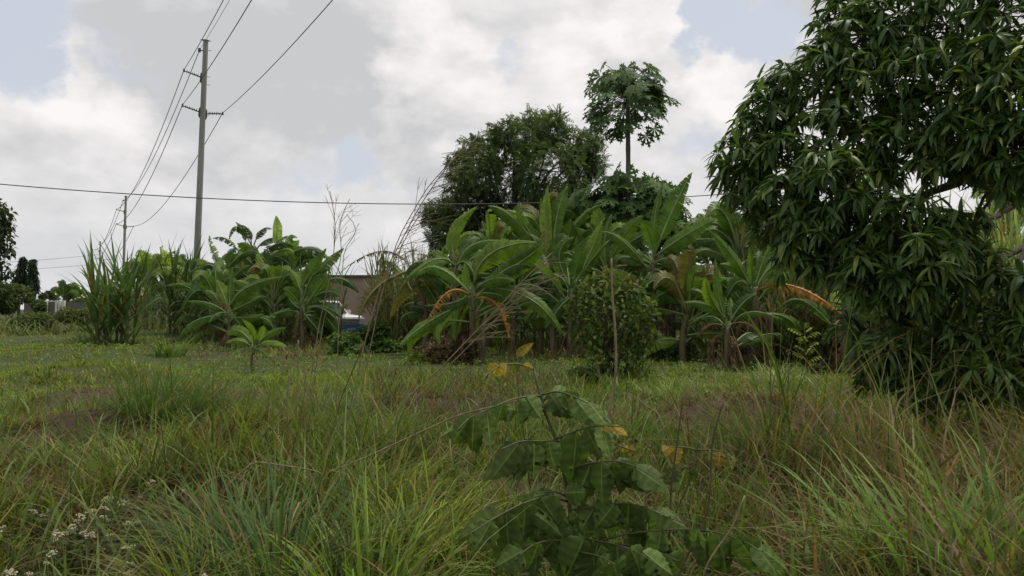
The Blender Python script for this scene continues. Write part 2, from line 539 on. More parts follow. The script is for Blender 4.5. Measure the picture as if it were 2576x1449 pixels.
def meadow(n, d0, d1, nseg, wid, power):
    x, y = sample(n, d0, d1, power)
    # two thirds of the blades stand in small tufts and lean out of them
    nt_ = max(10, n // 34)
    tx, ty = sample(nt_, d0, d1, power)
    pick = rs.randint(0, nt_, n); intuft = rs.rand(n) < 0.66
    rt = np.interp(ty[pick], [3, 10, 40], [0.10, 0.14, 0.35]) * np.abs(rs.randn(n)); at_ = rs.rand(n) * 6.283
    x = np.where(intuft, tx[pick] + rt * np.cos(at_), x); y = np.where(intuft, ty[pick] + rt * np.sin(at_), y)
    thue = rs.rand(nt_)[pick]; thgt = rs.uniform(0.5, 1.7, nt_)[pick]; thue = np.where(intuft, thue, rs.rand(n)); thgt = np.where(intuft, thgt, 0.8)
    ux = x / y
    big_ = vnoise(x * 0.45, y * 0.45, 21); mid_ = vnoise(x * 1.2, y * 1.2, 22); pat = vnoise(x * 0.22, y * 0.16, 23)
    h = np.interp(y, [3, 6, 9, 12, 15, 22, 40], [0.42, 0.42, 0.36, 0.28, 0.18, 0.12, 0.20])
    h = h * (0.38 + 1.25 * big_ ** 1.4) * (0.65 + 0.7 * mid_)
    right = np.clip((ux - 0.24) / 0.2, 0, 1) * (y < 13)
    left = np.clip((-ux - 0.15) / 0.25, 0, 1)
    h = h * (1 + 0.30 * right + 0.5 * np.clip((ux - 0.40) / 0.08, 0, 1) * (y < 10)) * (1 - 0.35 * left) * thgt
    br = bare(x, y)
    keep = (rs.rand(n) > br * 0.45) & ~((y < 4.5) & (ux > -0.09) & (ux < 0.34))
    x, y, ux, big_, mid_, pat, h, right, left, br, thue, at_, intuft = (q_[keep] for q_ in (x, y, ux, big_, mid_, pat, h, right, left, br, thue, at_, intuft))
    m_ = len(x)
    h = h * (1 - 0.68 * br)
    L = h * (0.6 + 0.8 * rs.rand(m_)) * 1.25
    W = np.interp(y, [3, 10, 20, 40], wid) * (0.6 + 0.8 * rs.rand(m_))
    base = np.stack([x, y, gz(x, y) - 0.01], -1)
    az = rs.rand(m_) * 2 * math.pi
    az = np.where(intuft, at_ + 0.5 * rs.randn(m_), az)
    az = np.where(rs.rand(m_) < 0.25, 0.9 * (vnoise(x * 0.3, y * 0.3, 30) - 0.3) * 4 + 0.6 * rs.randn(m_), az)
    el0 = np.radians(88 - 32 * rs.rand(m_))
    bend = 0.35 + 1.55 * rs.rand(m_) ** 1.3
    tc_ = mixc(G_MID, G_YEL, np.clip(pat * 0.9 - 0.25 + 0.5 * thue + 0.55 * left + 0.2 * rs.randn(m_) - 0.25 * np.clip((8 - y) / 3, 0, 1) + 0.15 * np.clip((y - 13) / 4, 0, 1), 0, 1))
    tc_ = tc_ + (G_DARK - tc_) * np.clip((big_ - 0.5) * 1.2 + 1.1 * (thue - 0.58) + 0.2 * rs.randn(m_), 0, 0.9)[:, None]
    pale = rs.rand(m_) < 0.10
    tc_[pale] = G_PALE
    dryf = 0.12 - 0.06 * np.clip((y - 12) / 4, 0, 1) + 0.26 * right + 0.18 * np.clip((ux - 0.08) / 0.2, 0, 1) * (y < 13) + 0.9 * br + 0.35 * np.clip((mid_ - 0.6) * 2, 0, 1) + 0.14 * np.clip((7 - y) / 3, 0, 1)
    r_ = rs.rand(m_)
    dry = r_ < dryf
    k = rs.rand(m_)
    dc = mixc(STRAW, BROWN, np.clip(k * 0.7 + 0.8 * br, 0, 1))
    tc_[dry] = dc[dry]
    ol = (~dry) & (rs.rand(m_) < 0.35 * right)
    tc_[ol] = OLIVE
    bend = np.where(dry, bend + 0.5, bend)
    el0 = np.where(dry, el0 - 0.35 * rs.rand(m_), el0)
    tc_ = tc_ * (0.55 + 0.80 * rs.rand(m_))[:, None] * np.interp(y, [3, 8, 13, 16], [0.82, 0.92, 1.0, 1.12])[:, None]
    return base, az, L, W, el0, bend, tc_, dry


def grass_stuff(name, label, parts, nseg, which):
    Bs = [np.concatenate([p_[i][p_[7] == which] for p_ in parts]) for i in range(7)]
    me = blade_mesh(name, Bs[0], Bs[1], Bs[2], Bs[3], Bs[4], Bs[5], nseg, Bs[6], M_GRASS, (1.15, 1.1, 1.0), rs.rand(len(Bs[0])) * 1.2 - 0.6)
    tag(link(name, me), label, None, None, 'stuff')


WID = [0.015, 0.021, 0.034, 0.065]
near = [meadow(50000, 2.7, 9.0, 4, WID, 1.5)]
far = [meadow(85000, 9.0, 20.0, 3, WID, 1.35), meadow(85000, 19.0, 90.0, 3, WID, 1.6)]
grass_stuff('meadow_grass', 'green meadow grass, long near the viewer', near, 5, False)
grass_stuff('dry_grass', 'straw coloured dead grass lying among the green blades', near, 4, True)
grass_stuff('short_grass', 'short green grass of the clearing in front of the bananas', far, 3, False)
grass_stuff('dry_short_grass', 'short dead brown grass of the clearing and mounds', far, 3, True)


def scatter(name, temps, tidx, Mx, pos, tint, mats, midx_of=None):
    """many transformed copies of small templates as one mesh"""
    Vs, Qs, Ts, Cs, off = [], [], [], [], 0
    for k, tp in enumerate(temps):
        sel = np.where(tidx == k)[0]
        if not len(sel):
            continue
        tv = tp['V']
        W_ = np.einsum('nij,vj->nvi', Mx[sel], tv) + pos[sel][:, None, :]
        m_ = len(tv)
        o_ = off + np.arange(len(sel))[:, None, None] * m_
        if len(tp['Q']): Qs.append((o_ + tp['Q'][None]).reshape(-1, 4))
        if len(tp['T']): Ts.append((o_ + tp['T'][None]).reshape(-1, 3))
        Vs.append(W_.reshape(-1, 3)); Cs.append(np.repeat(tint[sel], m_, 0) * np.tile(tp['C'], (len(sel), 1)))
        off += len(sel) * m_
    return make_mesh(name, np.concatenate(Vs), np.concatenate(Qs) if Qs else None, np.concatenate(Ts) if Ts else None, mats, np.concatenate(Cs))


def frames(dirs, ups, scale):
    """3x3 matrices: local y along dirs, z near ups"""
    y_ = nrm(dirs)
    x_ = np.cross(y_, ups)
    bad = np.linalg.norm(x_, axis=1) < 1e-3
    x_[bad] = np.cross(y_[bad], np.array([1.0, 0.2, 0.1]))
    x_ = nrm(x_)
    z_ = np.cross(x_, y_)
    s = np.asarray(scale, float)
    s = s[:, None, None] if s.ndim == 1 else s[:, None, :]
    return np.stack([x_, y_, z_], -1) * s


def leaf_template(width, droop=0.3, fold=0.35, nsec=5, peak=0.45, y0=0.04):
    """one pointed leaf of length 1 along +y, folded along its midrib"""
    V, Q = [], []
    for k in range(nsec + 1):
        s = k / nsec
        w_ = width * 0.5 * (math.sin(math.pi * min(1.0, s ** (math.log(0.5) / math.log(peak)))) ** 0.85 if 0 < s < 1 else 0.06)
        z = -droop * s * s
        y_ = y0 + s * (1 - y0) * (1 - 0.25 * droop * s)
        V += [(-w_, y_, z - fold * w_ * -1), (0, y_, z), (w_, y_, z + fold * w_)]
    for k in range(nsec):
        a = 3 * k
        Q += [(a, a + 1, a + 4, a + 3), (a + 1, a + 2, a + 5, a + 4)]
    V.append((0.0, 0, 0)); i = len(V) - 1
    return {'V': np.array(V, float), 'Q': np.array(Q), 'T': np.array([(i, 1, 0), (i, 2, 1)]), 'C': np.ones((len(V), 3))}


def compound_template(pairs, lw, ll, droop):
    """a feather leaf with narrow leaflets"""
    V, Q = [], []
    for k in range(pairs):
        s = 0.15 + 0.8 * k / (pairs - 1)
        c_ = np.array([0, s, -droop * s * s])
        l = ll * (1.1 - 0.5 * s)
        for sg in (-1, 1):
            d = nrm(np.array([sg * 0.85, 0.5, -0.35])) * l
            w_ = nrm(np.array([sg * -0.5, 0.85, 0.0])) * lw * 0.5
            i = len(V)
            V += [c_, c_ + d * 0.45 + w_, c_ + d, c_ + d * 0.45 - w_]
            Q.append((i, i + 1, i + 2, i + 3))
    return {'V': np.array(V, float), 'Q': np.array(Q), 'T': np.zeros((0, 3), int), 'C': np.ones((len(V), 3))}


def rand_dirs(n):
    return nrm(rs.randn(n, 3))


# low broad weeds between the short grass
def weed_cover():
    n = 26000
    x, y = sample(n, 9.0, 34.0, 1.25)
    k = vnoise(x * 0.5, y * 0.5, 40) + 0.25 * (y > 14)
    keep = (k > 0.55) & (bare(x, y) < 0.3)
    x, y = x[keep], y[keep]; n = len(x)
    pos = np.stack([x, y, gz(x, y) + 0.03 + 0.14 * rs.rand(n)], -1)
    d = rand_dirs(n); d[:, 2] = np.abs(d[:, 2]) * 0.5
    up = rand_dirs(n) * 0.5 + np.array([0, 0, 1.0])
    sc_ = np.interp(y, [9, 20, 34], [0.055, 0.075, 0.11]) * (0.6 + 0.8 * rs.rand(n))
    tc_ = mixc(np.array([0.085, 0.165, 0.034]), np.array([0.14, 0.21, 0.04]), rs.rand(n)) * (0.75 + 0.5 * rs.rand(n))[:, None]
    tp = [leaf_template(0.62, 0.2, 0.2, 2, 0.5)]
    me = scatter('ground_cover', tp, np.zeros(n, int), frames(d, up, sc_), pos, tc_, [M_FINE])
    tag(link('ground_cover', me), 'low broad leaved weeds carpeting the clearing', None, None, 'stuff')


weed_cover()


def loose(name, label, n, d0, d1, L, W, el, bend, ta, tb, zmax):
    x, y = sample(n, d0, d1, 1.3)
    keep = ~((y < 4.5) & (x / y > -0.09) & (x / y < 0.34))
    x, y = x[keep], y[keep]; n = len(x)
    base = np.stack([x, y, gz(x, y) + zmax * rs.rand(n)], -1)
    tt = mixc(np.asarray(ta), np.asarray(tb), rs.rand(n)) * rs.uniform(0.6, 1.3, n)[:, None]
    me = blade_mesh(name, base, rs.rand(n) * 6.283, L * rs.uniform(0.4, 1.2, n), W * rs.uniform(0.7, 1.3, n), np.radians(rs.uniform(el[0], el[1], n)), bend * rs.rand(n), 5, tt, M_GRASS, (1, 1, 1), rs.uniform(-1.5, 1.5, n))
    tag(link(name, me), label, None, None, 'stuff')


loose('fallen_straw', 'long dead straws lying across the grass', 1500, 3.2, 15, 0.85, 0.010, (-12, 35), 0.5, STRAW * 1.1, BROWN * 1.3, 0.3)
loose('weed_stems', 'thin dark leafless weed stems between the grass', 1300, 3.6, 14, 0.55, 0.0065, (50, 92), 0.5, (0.035, 0.026, 0.018), (0.085, 0.06, 0.035), 0.05)
loose('broad_grass', 'broad pale grass blades bending out of the finer grass', 3200, 3.2, 13, 0.62, 0.026, (45, 88), 1.8, G_PALE * 0.75, G_MID, 0.02)

# ------------------------------------------------------------------ grass tussocks one can tell apart
def tussock(px, py, Yd, L, n, spread, tint, label, lean=(0, 0), wid=0.010, el=(86, 34), group=None, dryf=0.1):
    if Yd is None:
        b_ = gpt(px, py)
    else:
        b_ = P(px, py, Yd)
    x, y = b_[0], b_[1]
    base = np.zeros((n, 3))
    r_ = spread * np.sqrt(rs.rand(n)); a_ = rs.rand(n) * 2 * math.pi
    base[:, 0] = r_ * np.cos(a_); base[:, 1] = r_ * np.sin(a_)
    az = a_ + 0.5 * rs.randn(n)
    d = np.stack([np.cos(az), np.sin(az)], -1) + np.array(lean)[None, :]
    az = np.arctan2(d[:, 1], d[:, 0])
    Ls = L * (0.45 + 0.65 * rs.rand(n))
    el0 = np.radians(el[0] - (el[0] - el[1]) * rs.rand(n))
    bend = 0.5 + 1.7 * rs.rand(n)
    c_ = np.asarray(tint)[None, :] * (0.7 + 0.6 * rs.rand(n))[:, None]
    dr = rs.rand(n) < dryf
    c_[dr] = mixc(STRAW, BROWN, rs.rand(n))[dr]
    base[:, 2] = -0.03
    me = blade_mesh('grass_tussock', base, az, Ls, 1.45 * wid * (0.6 + 0.8 * rs.rand(n)), el0, bend, 6, 1.35 * c_, M_GRASS, (1.15, 1.1, 1.0), rs.rand(n) - 0.5)
    o = link('grass_tussock', me, None, (x, y, float(gz(x, y))))
    tag(o, label, 'grass clump', group)
    return o


tussock(420, 1065, 10.9, 1.35, 1000, 0.62, G_DARK * 0.9, 'big dark green tussock rising behind the bare brown mound', (0.55, 0.1), 0.0085, (84, 12))
tussock(560, 1010, 11.6, 1.1, 800, 0.62, G_DARK, 'dark tussock leaning right, beside the big one on the mound', (0.9, 0), 0.0085, (80, 8))
tussock(820, 1060, None, 0.85, 320, 0.30, np.array([0.075, 0.115, 0.055]), 'greyish green tussock in front of the taro like young banana', (0.5, 0), 0.012)
tussock(700, 1420, 4.6, 1.05, 430, 0.22, np.array([0.055, 0.095, 0.032]), 'tall foreground tussock of upright blades at the bottom edge', (0.1, 0.1), 0.011)
tussock(560, 1330, 5.2, 0.85, 300, 0.22, G_DARK * 1.05, 'dark tussock spilling left, behind the white flowering weeds', (-0.8, 0), 0.010)
tussock(470, 1449, 4.4, 0.75, 260, 0.2, G_YEL * 0.9, 'bright yellowish tussock arching left in the bottom foreground', (-0.7, -0.2), 0.010)
tussock(930, 1449, 4.3, 0.95, 300, 0.25, G_MID, 'mid green tussock left of the big leafed shrub', (0.3, 0), 0.011)
tussock(1050, 1330, 5.3, 0.9, 320, 0.3, G_YEL * 0.85, 'bright green tussock under the lower left leaf of the shrub', (0.4, 0), 0.010)
tussock(880, 1240, 6.2, 0.8, 300, 0.3, G_MID * 0.95, 'green tussock in the middle foreground with a bent straw across it', (0, 0), 0.010)
tussock(1000, 1200, 6.8, 0.75, 260, 0.3, G_YEL * 0.9, 'light green tussock left of the shrub top', (0.6, 0), 0.010)
tussock(100, 1190, None, 0.8, 260, 0.25, np.array([0.08, 0.115, 0.06]), 'pale tussock fanning out below the bare mound', (-0.4, -0.4), 0.014, (60, 10))
tussock(270, 1120, None, 0.55, 200, 0.25, G_DARK, 'small dark tussock on the flank of the bare mound', (0.2, -0.4), 0.010)
tussock(330, 1230, None, 0.7, 260, 0.25, G_MID * 0.9, 'tussock lying over to the left above the flowering weeds', (-0.9, 0), 0.010)
tussock(430, 905, None, 0.95, 150, 0.4, np.array([0.07, 0.125, 0.03]), 'broad bladed clump in front of the reeds near the pole', (0, 0), 0.03, (86, 50))
tussock(225, 870, None, 1.3, 130, 0.5, np.array([0.085, 0.12, 0.05]), 'loose clump at the left foot of the tall reed', (-0.3, 0), 0.03)
tussock(60, 845, None, 1.4, 60, 0.6, np.array([0.12, 0.135, 0.07]), 'sparse arching clump before the far left bush', (0, 0), 0.03)
tussock(1690, 1010, None, 0.7, 260, 0.4, G_PALE * 0.85, 'pale blue green tussock left of the red brown mound', (0.2, 0), 0.016)
tussock(1960, 970, None, 0.8, 240, 0.45, G_PALE * 0.9, 'pale blue green tussock behind the red brown mound', (0.2, 0), 0.018)
tussock(1560, 1110, None, 0.55, 300, 0.4, np.array([0.085, 0.155, 0.03]), 'fresh green tussock right behind the shrub', (0, 0), 0.011)
tussock(1700, 1140, None, 0.5, 260, 0.4, np.array([0.085, 0.155, 0.03]), 'fresh green tussock in front of the red brown mound', (0.3, 0), 0.011)
tussock(2350, 1440, 4.2, 1.25, 240, 0.25, np.array([0.09, 0.15, 0.035]), 'broad bladed fresh tussock in the right foreground', (-0.2, 0), 0.022, (88, 55))
tussock(2540, 1440, 4.0, 1.35, 260, 0.25, np.array([0.10, 0.155, 0.035]), 'tall fresh tussock in the bottom right corner', (-0.3, 0), 0.022, (88, 55))
tussock(2050, 1449, 4.0, 0.8, 130, 0.2, np.array([0.085, 0.14, 0.035]), 'low fresh tussock right of the lowest shrub leaves', (0.1, 0), 0.018, (88, 50))
tussock(2300, 1130, 7.6, 0.85, 420, 0.4, np.array([0.125, 0.10, 0.052]) * 0.8, 'tall straw tussock under the mango tree', (0.3, 0), 0.009, (88, 50), None, 0.6)
tussock(2480, 1200, 6.6, 0.85, 380, 0.4, np.array([0.09, 0.098, 0.04]) * 0.8, 'olive tussock below the low mango twigs at the edge', (0.1, 0), 0.009, (88, 50), None, 0.45)
tussock(2180, 1210, 6.6, 0.75, 380, 0.35, np.array([0.115, 0.095, 0.045]) * 0.8, 'straw tussock in front of the mango tree, left of the tall one', (0, 0), 0.009, (88, 40), None, 0.6)
tussock(2380, 1330, 5.2, 0.95, 380, 0.35, np.array([0.10, 0.085, 0.042]) * 0.8, 'brown straw tussock in the right foreground', (0.2, 0), 0.008, (88, 45), None, 0.6)
tussock(2060, 1310, 5.3, 0.85, 320, 0.35, np.array([0.10, 0.092, 0.042]) * 0.8, 'olive brown tussock right of the yellow leaves', (0.1, 0), 0.008, (88, 40), None, 0.5)


# ------------------------------------------------------------------ banana plants
def banana_leaf(pts, W, nh, torn, col, rib, dead=0.0, n=30):
    """one blade on its curved midrib, split into strips where the wind has torn it"""
    mb = MB()
    c_ = bez(*pts, 60)
    tan = nrm(np.gradient(c_, axis=0))
    seg = np.linalg.norm(np.diff(c_, axis=0), axis=1)
    Ltot = seg.sum()
    t0 = 0.13
    torn = min(1.0, torn * 0.85 + rs.uniform(0.05, 0.32)) if torn > 0.02 else torn
    nh = np.asarray(nh, float)

    def at(s):
        f_ = s * 59
        i = int(min(58, max(0, math.floor(f_)))); a = f_ - i
        return c_[i] * (1 - a) + c_[i + 1] * a, nrm(tan[i] * (1 - a) + tan[i + 1] * a)

    ragged = dead > 0.2 and torn > 0.45
    if ragged:
        n = int(n * 1.5)
    for sg in (-1, 1):
        phi = 0.30 + 0.55 * torn + 0.15 * rs.rand()
        group = 0.0
        for k in range(n):
            tear0 = k > 0 and tear1 if k > 0 else False
            tear1 = rs.rand() < torn * 0.45
            if tear0:
                group = (rs.rand() - 0.35) * (0.25 + 0.8 * torn)
            missing = rs.rand() < max(0.0, torn - 0.55) * 0.55
            if missing:
                continue
            s0, s1 = t0 + (1 - t0) * k / n, t0 + (1 - t0) * (k + 1) / n
            strip_len = rs.uniform(0.45, 1.25) if ragged else 1.0
            if ragged:
                tear0 = tear1 = True
                group = rs.uniform(-0.2, 0.9)
            rows = []
            for s, edge in ((s0, tear0), (s1, tear1)):
                q = (s - t0) / (1 - t0)
                wv = W * min(1.0, (max(q, 0.004) / 0.16)) ** 0.55 * min(1.0, max(1 - q, 0.0) / 0.45) ** 0.75
                wv *= 1 + 0.05 * math.sin(k * 2.3 + sg)
                wv *= strip_len
                cc, tt = at(s)
                wd = nrm(np.cross(tt, nh)); nn = np.cross(wd, tt)
                pull = (0.22 * (s1 - s0) * Ltot * (1 if s == s0 else -1)) if edge else 0.0
                row = [cc]
                for q2, ph in ((0.36, phi * 0.5), (0.7, phi + group * 0.6), (1.0, phi * 1.35 + group + 0.25 * torn)):
                    prev = row[-1]
                    step = wv * (q2 - (0 if len(row) == 1 else (0.36 if len(row) == 2 else 0.7)))
                    dv = math.cos(ph) * sg * wd - math.sin(ph) * nn + 0.22 * tt
                    row.append(prev + dv * step + nn * 0.006 * ((k % 2) * 2 - 1) * q2)
                row = [r0 + tt * pull * (j / 3.0) for j, r0 in enumerate(row)]
                rows.append(row)
            Vv = np.array(rows[0] + rows[1])
            jt = 0.86 + 0.28 * rs.rand() if not ragged else rs.uniform(0.55, 1.3)
            cv = np.tile(np.asarray(col) * jt, (8, 1))
            if dead > 0:
                e = np.array([0.2, 0.5, 0.85, 1.0] * 2)[:, None] * dead * (0.5 + 0.7 * rs.rand())
                cv = cv * (1 - np.clip(e, 0, 1)) + np.clip(e, 0, 1) * np.array([0.20, 0.115, 0.035])[None]
            Qf = [(j, j + 1, j + 5, j + 4) if sg > 0 else (j + 1, j, j + 4, j + 5) for j in range(3)]
            mb.add(Vv, Qf, (), cv, 0)
    rr = dist_rib = max(0.012, W * 0.085)
    idx = np.linspace(0, 59, 12).astype(int)
    mb.tube(c_[idx], np.linspace(rr * 1.7, rr * 0.25, 12), 5, rib, 1)
    return mb


BG = np.array([0.080, 0.150, 0.021]); BL = np.array([0.142, 0.228, 0.028]); BD = np.array([0.048, 0.097, 0.020]); BY = np.array([0.20, 0.25, 0.035])
BO = np.array([0.34, 0.165, 0.030]); BB = np.array([0.20, 0.12, 0.05]); BP = np.array([0.22, 0.30, 0.13]); BX = np.array([0.13, 0.145, 0.04]); BLIME = np.array([0.24, 0.33, 0.06])
BCOL = {'g': BG, 'l': BL, 'd': BD, 'y': BY, 'o': BO, 'b': BB, 'p': BP, 'x': BX, 'm': BLIME}
GROUPB = 'banana plants of the plantation'


def dead_skirt(root, r0, h, n, base):
    """dry hanging leaf sheaths around a stem"""
    for i in range(int(n * 1.7)):
        a = rs.rand() * 6.283
        z1 = h * (0.35 + 0.6 * rs.rand())
        d = np.array([math.cos(a), math.sin(a), 0])
        p0 = np.array([0, 0, z1]) + d * r0
        p1 = p0 + d * (0.12 + 0.2 * rs.rand()) + np.array([0, 0, -0.15])
        p2 = p0 + d * (0.12 + 0.35 * rs.rand()) + np.array([0, 0, -min(z1 - 0.05, 0.5 + 0.7 * rs.rand())])
        c_ = np.array([0.115, 0.070, 0.042]) * (0.5 + 0.9 * rs.rand())
        mb = banana_leaf((p0, p1, p2), 0.05 + 0.06 * rs.rand(), nrm(d + np.array([0.4 * rs.randn(), 0.4 * rs.randn(), 0.4])), 0.75, c_, c_, 0.1, 9)
        link('dead_leaf', mb.mesh('dead_leaf', [M_DEAD, M_DEAD]), root)


def banana(crop, base, crown, Yd, leaves, label, stems=1, r=0.12, skirt=0, cat='banana plant', group=GROUPB, name='banana_plant', nfill=17, elmax=48):
    """crop = (x0, y0, k): crop coordinates to photograph coordinates; leaves give base, middle, tip, width, facing, torn, colour, tip depth"""
    x0, y0, kk = crop
    T = lambda q: (x0 + q[0] * kk, y0 + q[1] * kk)
    cp = P(*T(crown), Yd)
    bx = P(*T(base), Yd)
    gx, gy = bx[0], Yd
    g = np.array([gx, gy, float(gz(gx, gy))])
    root = thing(name, label, cat, g, 0, group)
    for s in range(stems):
        mb = MB()
        off = np.array([0, 0, 0]) if s == 0 else np.array([(s % 2 * 2 - 1) * (0.28 + 0.12 * s), 0.15 * rs.randn(), 0])
        top = (cp - g) if s == 0 else np.array([off[0] * 1.3, off[1], (cp - g)[2] * (0.5 + 0.25 * rs.rand())])
        pts = bez(off + np.array([0, 0, -0.1]), off * 0.5 + top * 0.5 + np.array([0.05 * rs.randn(), 0, 0]), top, 9)
        mb.tube(pts, np.linspace(r * 1.0, r * 0.45, 9) * (1 + 0.08 * rs.randn(9)), 9)
        link('stem', mb.mesh('stem', [M_STEM]), root)
    for lf in leaves:
        (b_, m_, t_, wd, f_, torn, ck) = lf[:7]
        dtip = lf[7] if len(lf) > 7 else rs.uniform(-1.0, 0.6)
        B_, Mm, Tt = P(*T(b_), Yd + 0.03 * dtip), P(*T(m_), Yd + 0.5 * dtip), P(*T(t_), Yd + dtip)
        W = dist_px(wd * kk, Yd) * 0.52
        # petiole starts in the crown
        nh = nrm(np.array([0.15 * rs.randn(), -f_, 1.02 - f_]))
        col = BCOL[ck] * rs.uniform(0.85, 1.15)
        dead_ = {'o': 0.25, 'b': 0.5, 'x': 0.45, 'y': 0.12}.get(ck, 0.06 if torn > 0.4 else 0.0)
        ribc = {'o': BO * 0.9, 'b': np.array([0.24, 0.17, 0.08]), 'x': np.array([0.2, 0.18, 0.07])}.get(ck, np.array([0.13, 0.19, 0.06]))
        mb = banana_leaf((B_ - g, Mm - g, Tt - g), W, nh, torn, col, ribc, dead_)
        dist_c = np.linalg.norm(B_ - cp)
        if dist_c > 0.12:
            mb.tube(bez(cp - g + np.array([0, 0, -0.1]), (cp + B_) / 2 - g + np.array([0, 0, 0.06 * dist_c]), B_ - g, 6), np.linspace(0.045, 0.03, 6), 5, ribc, 1)
        link('leaf', mb.mesh('leaf', [M_DEAD if ck in 'ob' else M_BAN, M_RIB]), root)
    for i in range(nfill):
        a = rs.uniform(-0.25, math.pi + 0.25)                        # mostly sideways and away from the viewer
        el = math.radians(rs.uniform(8, elmax) if rs.rand() < 0.75 else rs.uniform(-25, 10)); Ln = rs.uniform(1.8, 2.9)
        d = np.array([math.cos(a), math.sin(a) * 0.7, 0])
        c0 = cp - g + np.array([0, 0, -rs.uniform(0.0, 0.9)])
        c0[2] = max(c0[2], 0.5)
        mid_ = c0 + d * Ln * 0.5 * math.cos(el) + np.array([0, 0, Ln * (0.5 * math.sin(el) + 0.06)])
        tip = c0 + d * Ln * (0.85 if el > 0.4 else 0.7) * max(0.35, math.cos(el)) + np.array([0, 0, Ln * (math.sin(el) * 0.92 - rs.uniform(0.05, 0.30))])
        tip[2] = max(tip[2], 0.1)
        if skirt and rs.rand() < 0.08:
            ck = rs.choice(list('bxb'))
        else:
            ck = rs.choice(list('ddgggl'))
        torn = rs.choice([0.05, 0.12, 0.25, 0.5, 0.75])
        col = BCOL[ck] * rs.uniform(0.8, 1.1)
        mb = banana_leaf((c0, mid_, tip), rs.uniform(0.20, 0.31), nrm(np.array([0.6 * rs.randn(), -0.65, 0.6])), torn, col, np.array([0.13, 0.19, 0.06]), {'b': 0.5, 'x': 0.4}.get(ck, 0.04), 18)
        link('leaf', mb.mesh('leaf', [M_BAN, M_RIB]), root)
    if skirt:
        dead_skirt(root, r * 1.1, (cp - g)[2] * 0.85, skirt, g)
    return root


C2 = (447.3, 511.2, 0.3087)       # left banana clump
C3 = (958.5, 383.4, 0.3969)       # middle
C5 = (1661.3, 575.1, 0.3087)      # right

banana(C2, (700, 1020), (690, 470), 38, [
    ((800, 380), (808, 230), (800, 100), 85, 1.0, 0.04, 'm', 0.0), ((560, 350), (520, 215), (470, 155), 60, 0.6, 0.35, 'd'),
    ((600, 340), (480, 190), (415, 305), 80, 0.45, 0.35, 'd'), ((600, 350), (570, 210), (480, 180), 70, 0.4, 0.4, 'd'),
    ((620, 340), (690, 215), (768, 212), 80, 0.4, 0.5, 'd'), ((640, 380), (740, 290), (872, 300), 95, 0.45, 0.4, 'd'),
    ((700, 400), (830, 325), (948, 352), 100, 0.5, 0.5, 'd'), ((860, 470), (1050, 368), (1242, 470), 110, 0.5, 0.12, 'd'),
    ((640, 420), (700, 450), (760, 560), 130, 0.8, 0.2, 'g'), ((720, 440), (830, 440), (930, 520), 120, 0.7, 0.2, 'd'), ((660, 430), (560, 380), (540, 330), 120, 0.9, 0.1, 'g'),
    ((640, 460), (600, 500), (560, 640), 130, 0.8, 0.3, 'd')],
    'tall dark banana plant with one upright lime leaf, behind the left clump', 2, 0.13)
banana(C2, (390, 1040), (370, 560), 36, [
    ((360, 520), (290, 400), (255, 258), 95, 0.9, 0.75, 'p', 0.3), ((500, 400), (390, 290), (280, 288), 75, 0.45, 0.5, 'd'),
    ((350, 600), (250, 500), (165, 590), 110, 0.6, 0.2, 'd'), ((380, 560), (340, 520), (330, 640), 110, 0.9, 0.4, 'p'),
    ((370, 600), (300, 640), (215, 690), 100, 0.7, 0.2, 'd'), ((390, 560), (450, 470), (560, 440), 90, 0.6, 0.3, 'g'), ((370, 640), (330, 660), (300, 760), 110, 0.8, 0.3, 'g'),
    ((400, 520), (420, 430), (480, 360), 90, 0.9, 0.2, 'd')],
    'banana plant with a pale torn hanging leaf, beside the power pole', 2, 0.12)
banana(C2, (400, 1100), (418, 900), 30, [
    ((430, 840), (560, 690), (862, 598), 125, 0.66, 0.15, 'g', -0.8), ((440, 880), (540, 830), (705, 752), 110, 0.7, 0.1, 'd', -0.4),
    ((405, 860), (370, 740), (310, 620), 110, 0.95, 0.15, 'l'), ((425, 850), (425, 700), (445, 520), 75, 0.9, 0.1, 'g'),
    ((405, 900), (250, 815), (70, 800), 85, 0.5, 0.1, 'g'), ((440, 920), (560, 935), (710, 900), 90, 0.7, 0.1, 'g'),
    ((440, 920), (500, 980), (520, 1060), 80, 0.8, 0.3, 'g'), ((400, 900), (320, 900), (250, 980), 80, 0.7, 0.3, 'd')],
    'banana plant with a long broad leaf pointing right, front of the left clump', 1, 0.10, 3)
banana(C2, (1020, 1060), (1005, 820), 31, [
    ((1000, 720), (965, 620), (908, 540), 80, 0.9, 0.1, 'l'), ((1010, 690), (1080, 560), (1212, 365), 105, 0.85, 0.12, 'g'),
    ((1090, 600), (1220, 480), (1354, 362), 100, 0.8, 0.05, 'g', 0.3), ((1020, 700), (1090, 580), (1245, 540), 110, 0.6, 0.1, 'g'),
    ((1040, 840), (1140, 700), (1215, 610), 190, 0.95, 0.05, 'g', -0.3), ((1180, 660), (1330, 615), (1475, 735), 95, 0.5, 0.05, 'd', 0.2),
    ((1080, 780), (1220, 720), (1322, 760), 110, 0.7, 0.3, 'd'), ((1000, 900), (880, 880), (690, 950), 100, 0.6, 0.1, 'g'),
    ((1040, 860), (1180, 840), (1340, 930), 130, 0.75, 0.1, 'd'), ((1000, 860), (940, 820), (900, 760), 110, 0.8, 0.2, 'd'), ((1010, 870), (1060, 960), (1180, 1000), 100, 0.8, 0.2, 'd'),
    ((1000, 840), (930, 740), (860, 700), 100, 0.8, 0.2, 'g'), ((1040, 900), (1170, 900), (1300, 1060), 140, 0.85, 0.1, 'd', -0.4), ((1040, 880), (1160, 850), (1300, 960), 120, 0.85, 0.1, 'd', -0.6), ((1030, 900), (1100, 980), (1180, 1080), 130, 0.9, 0.1, 'd', -0.5)],
    'banana plant with a broad leaf over the parked truck', 2, 0.12, 5, nfill=3)
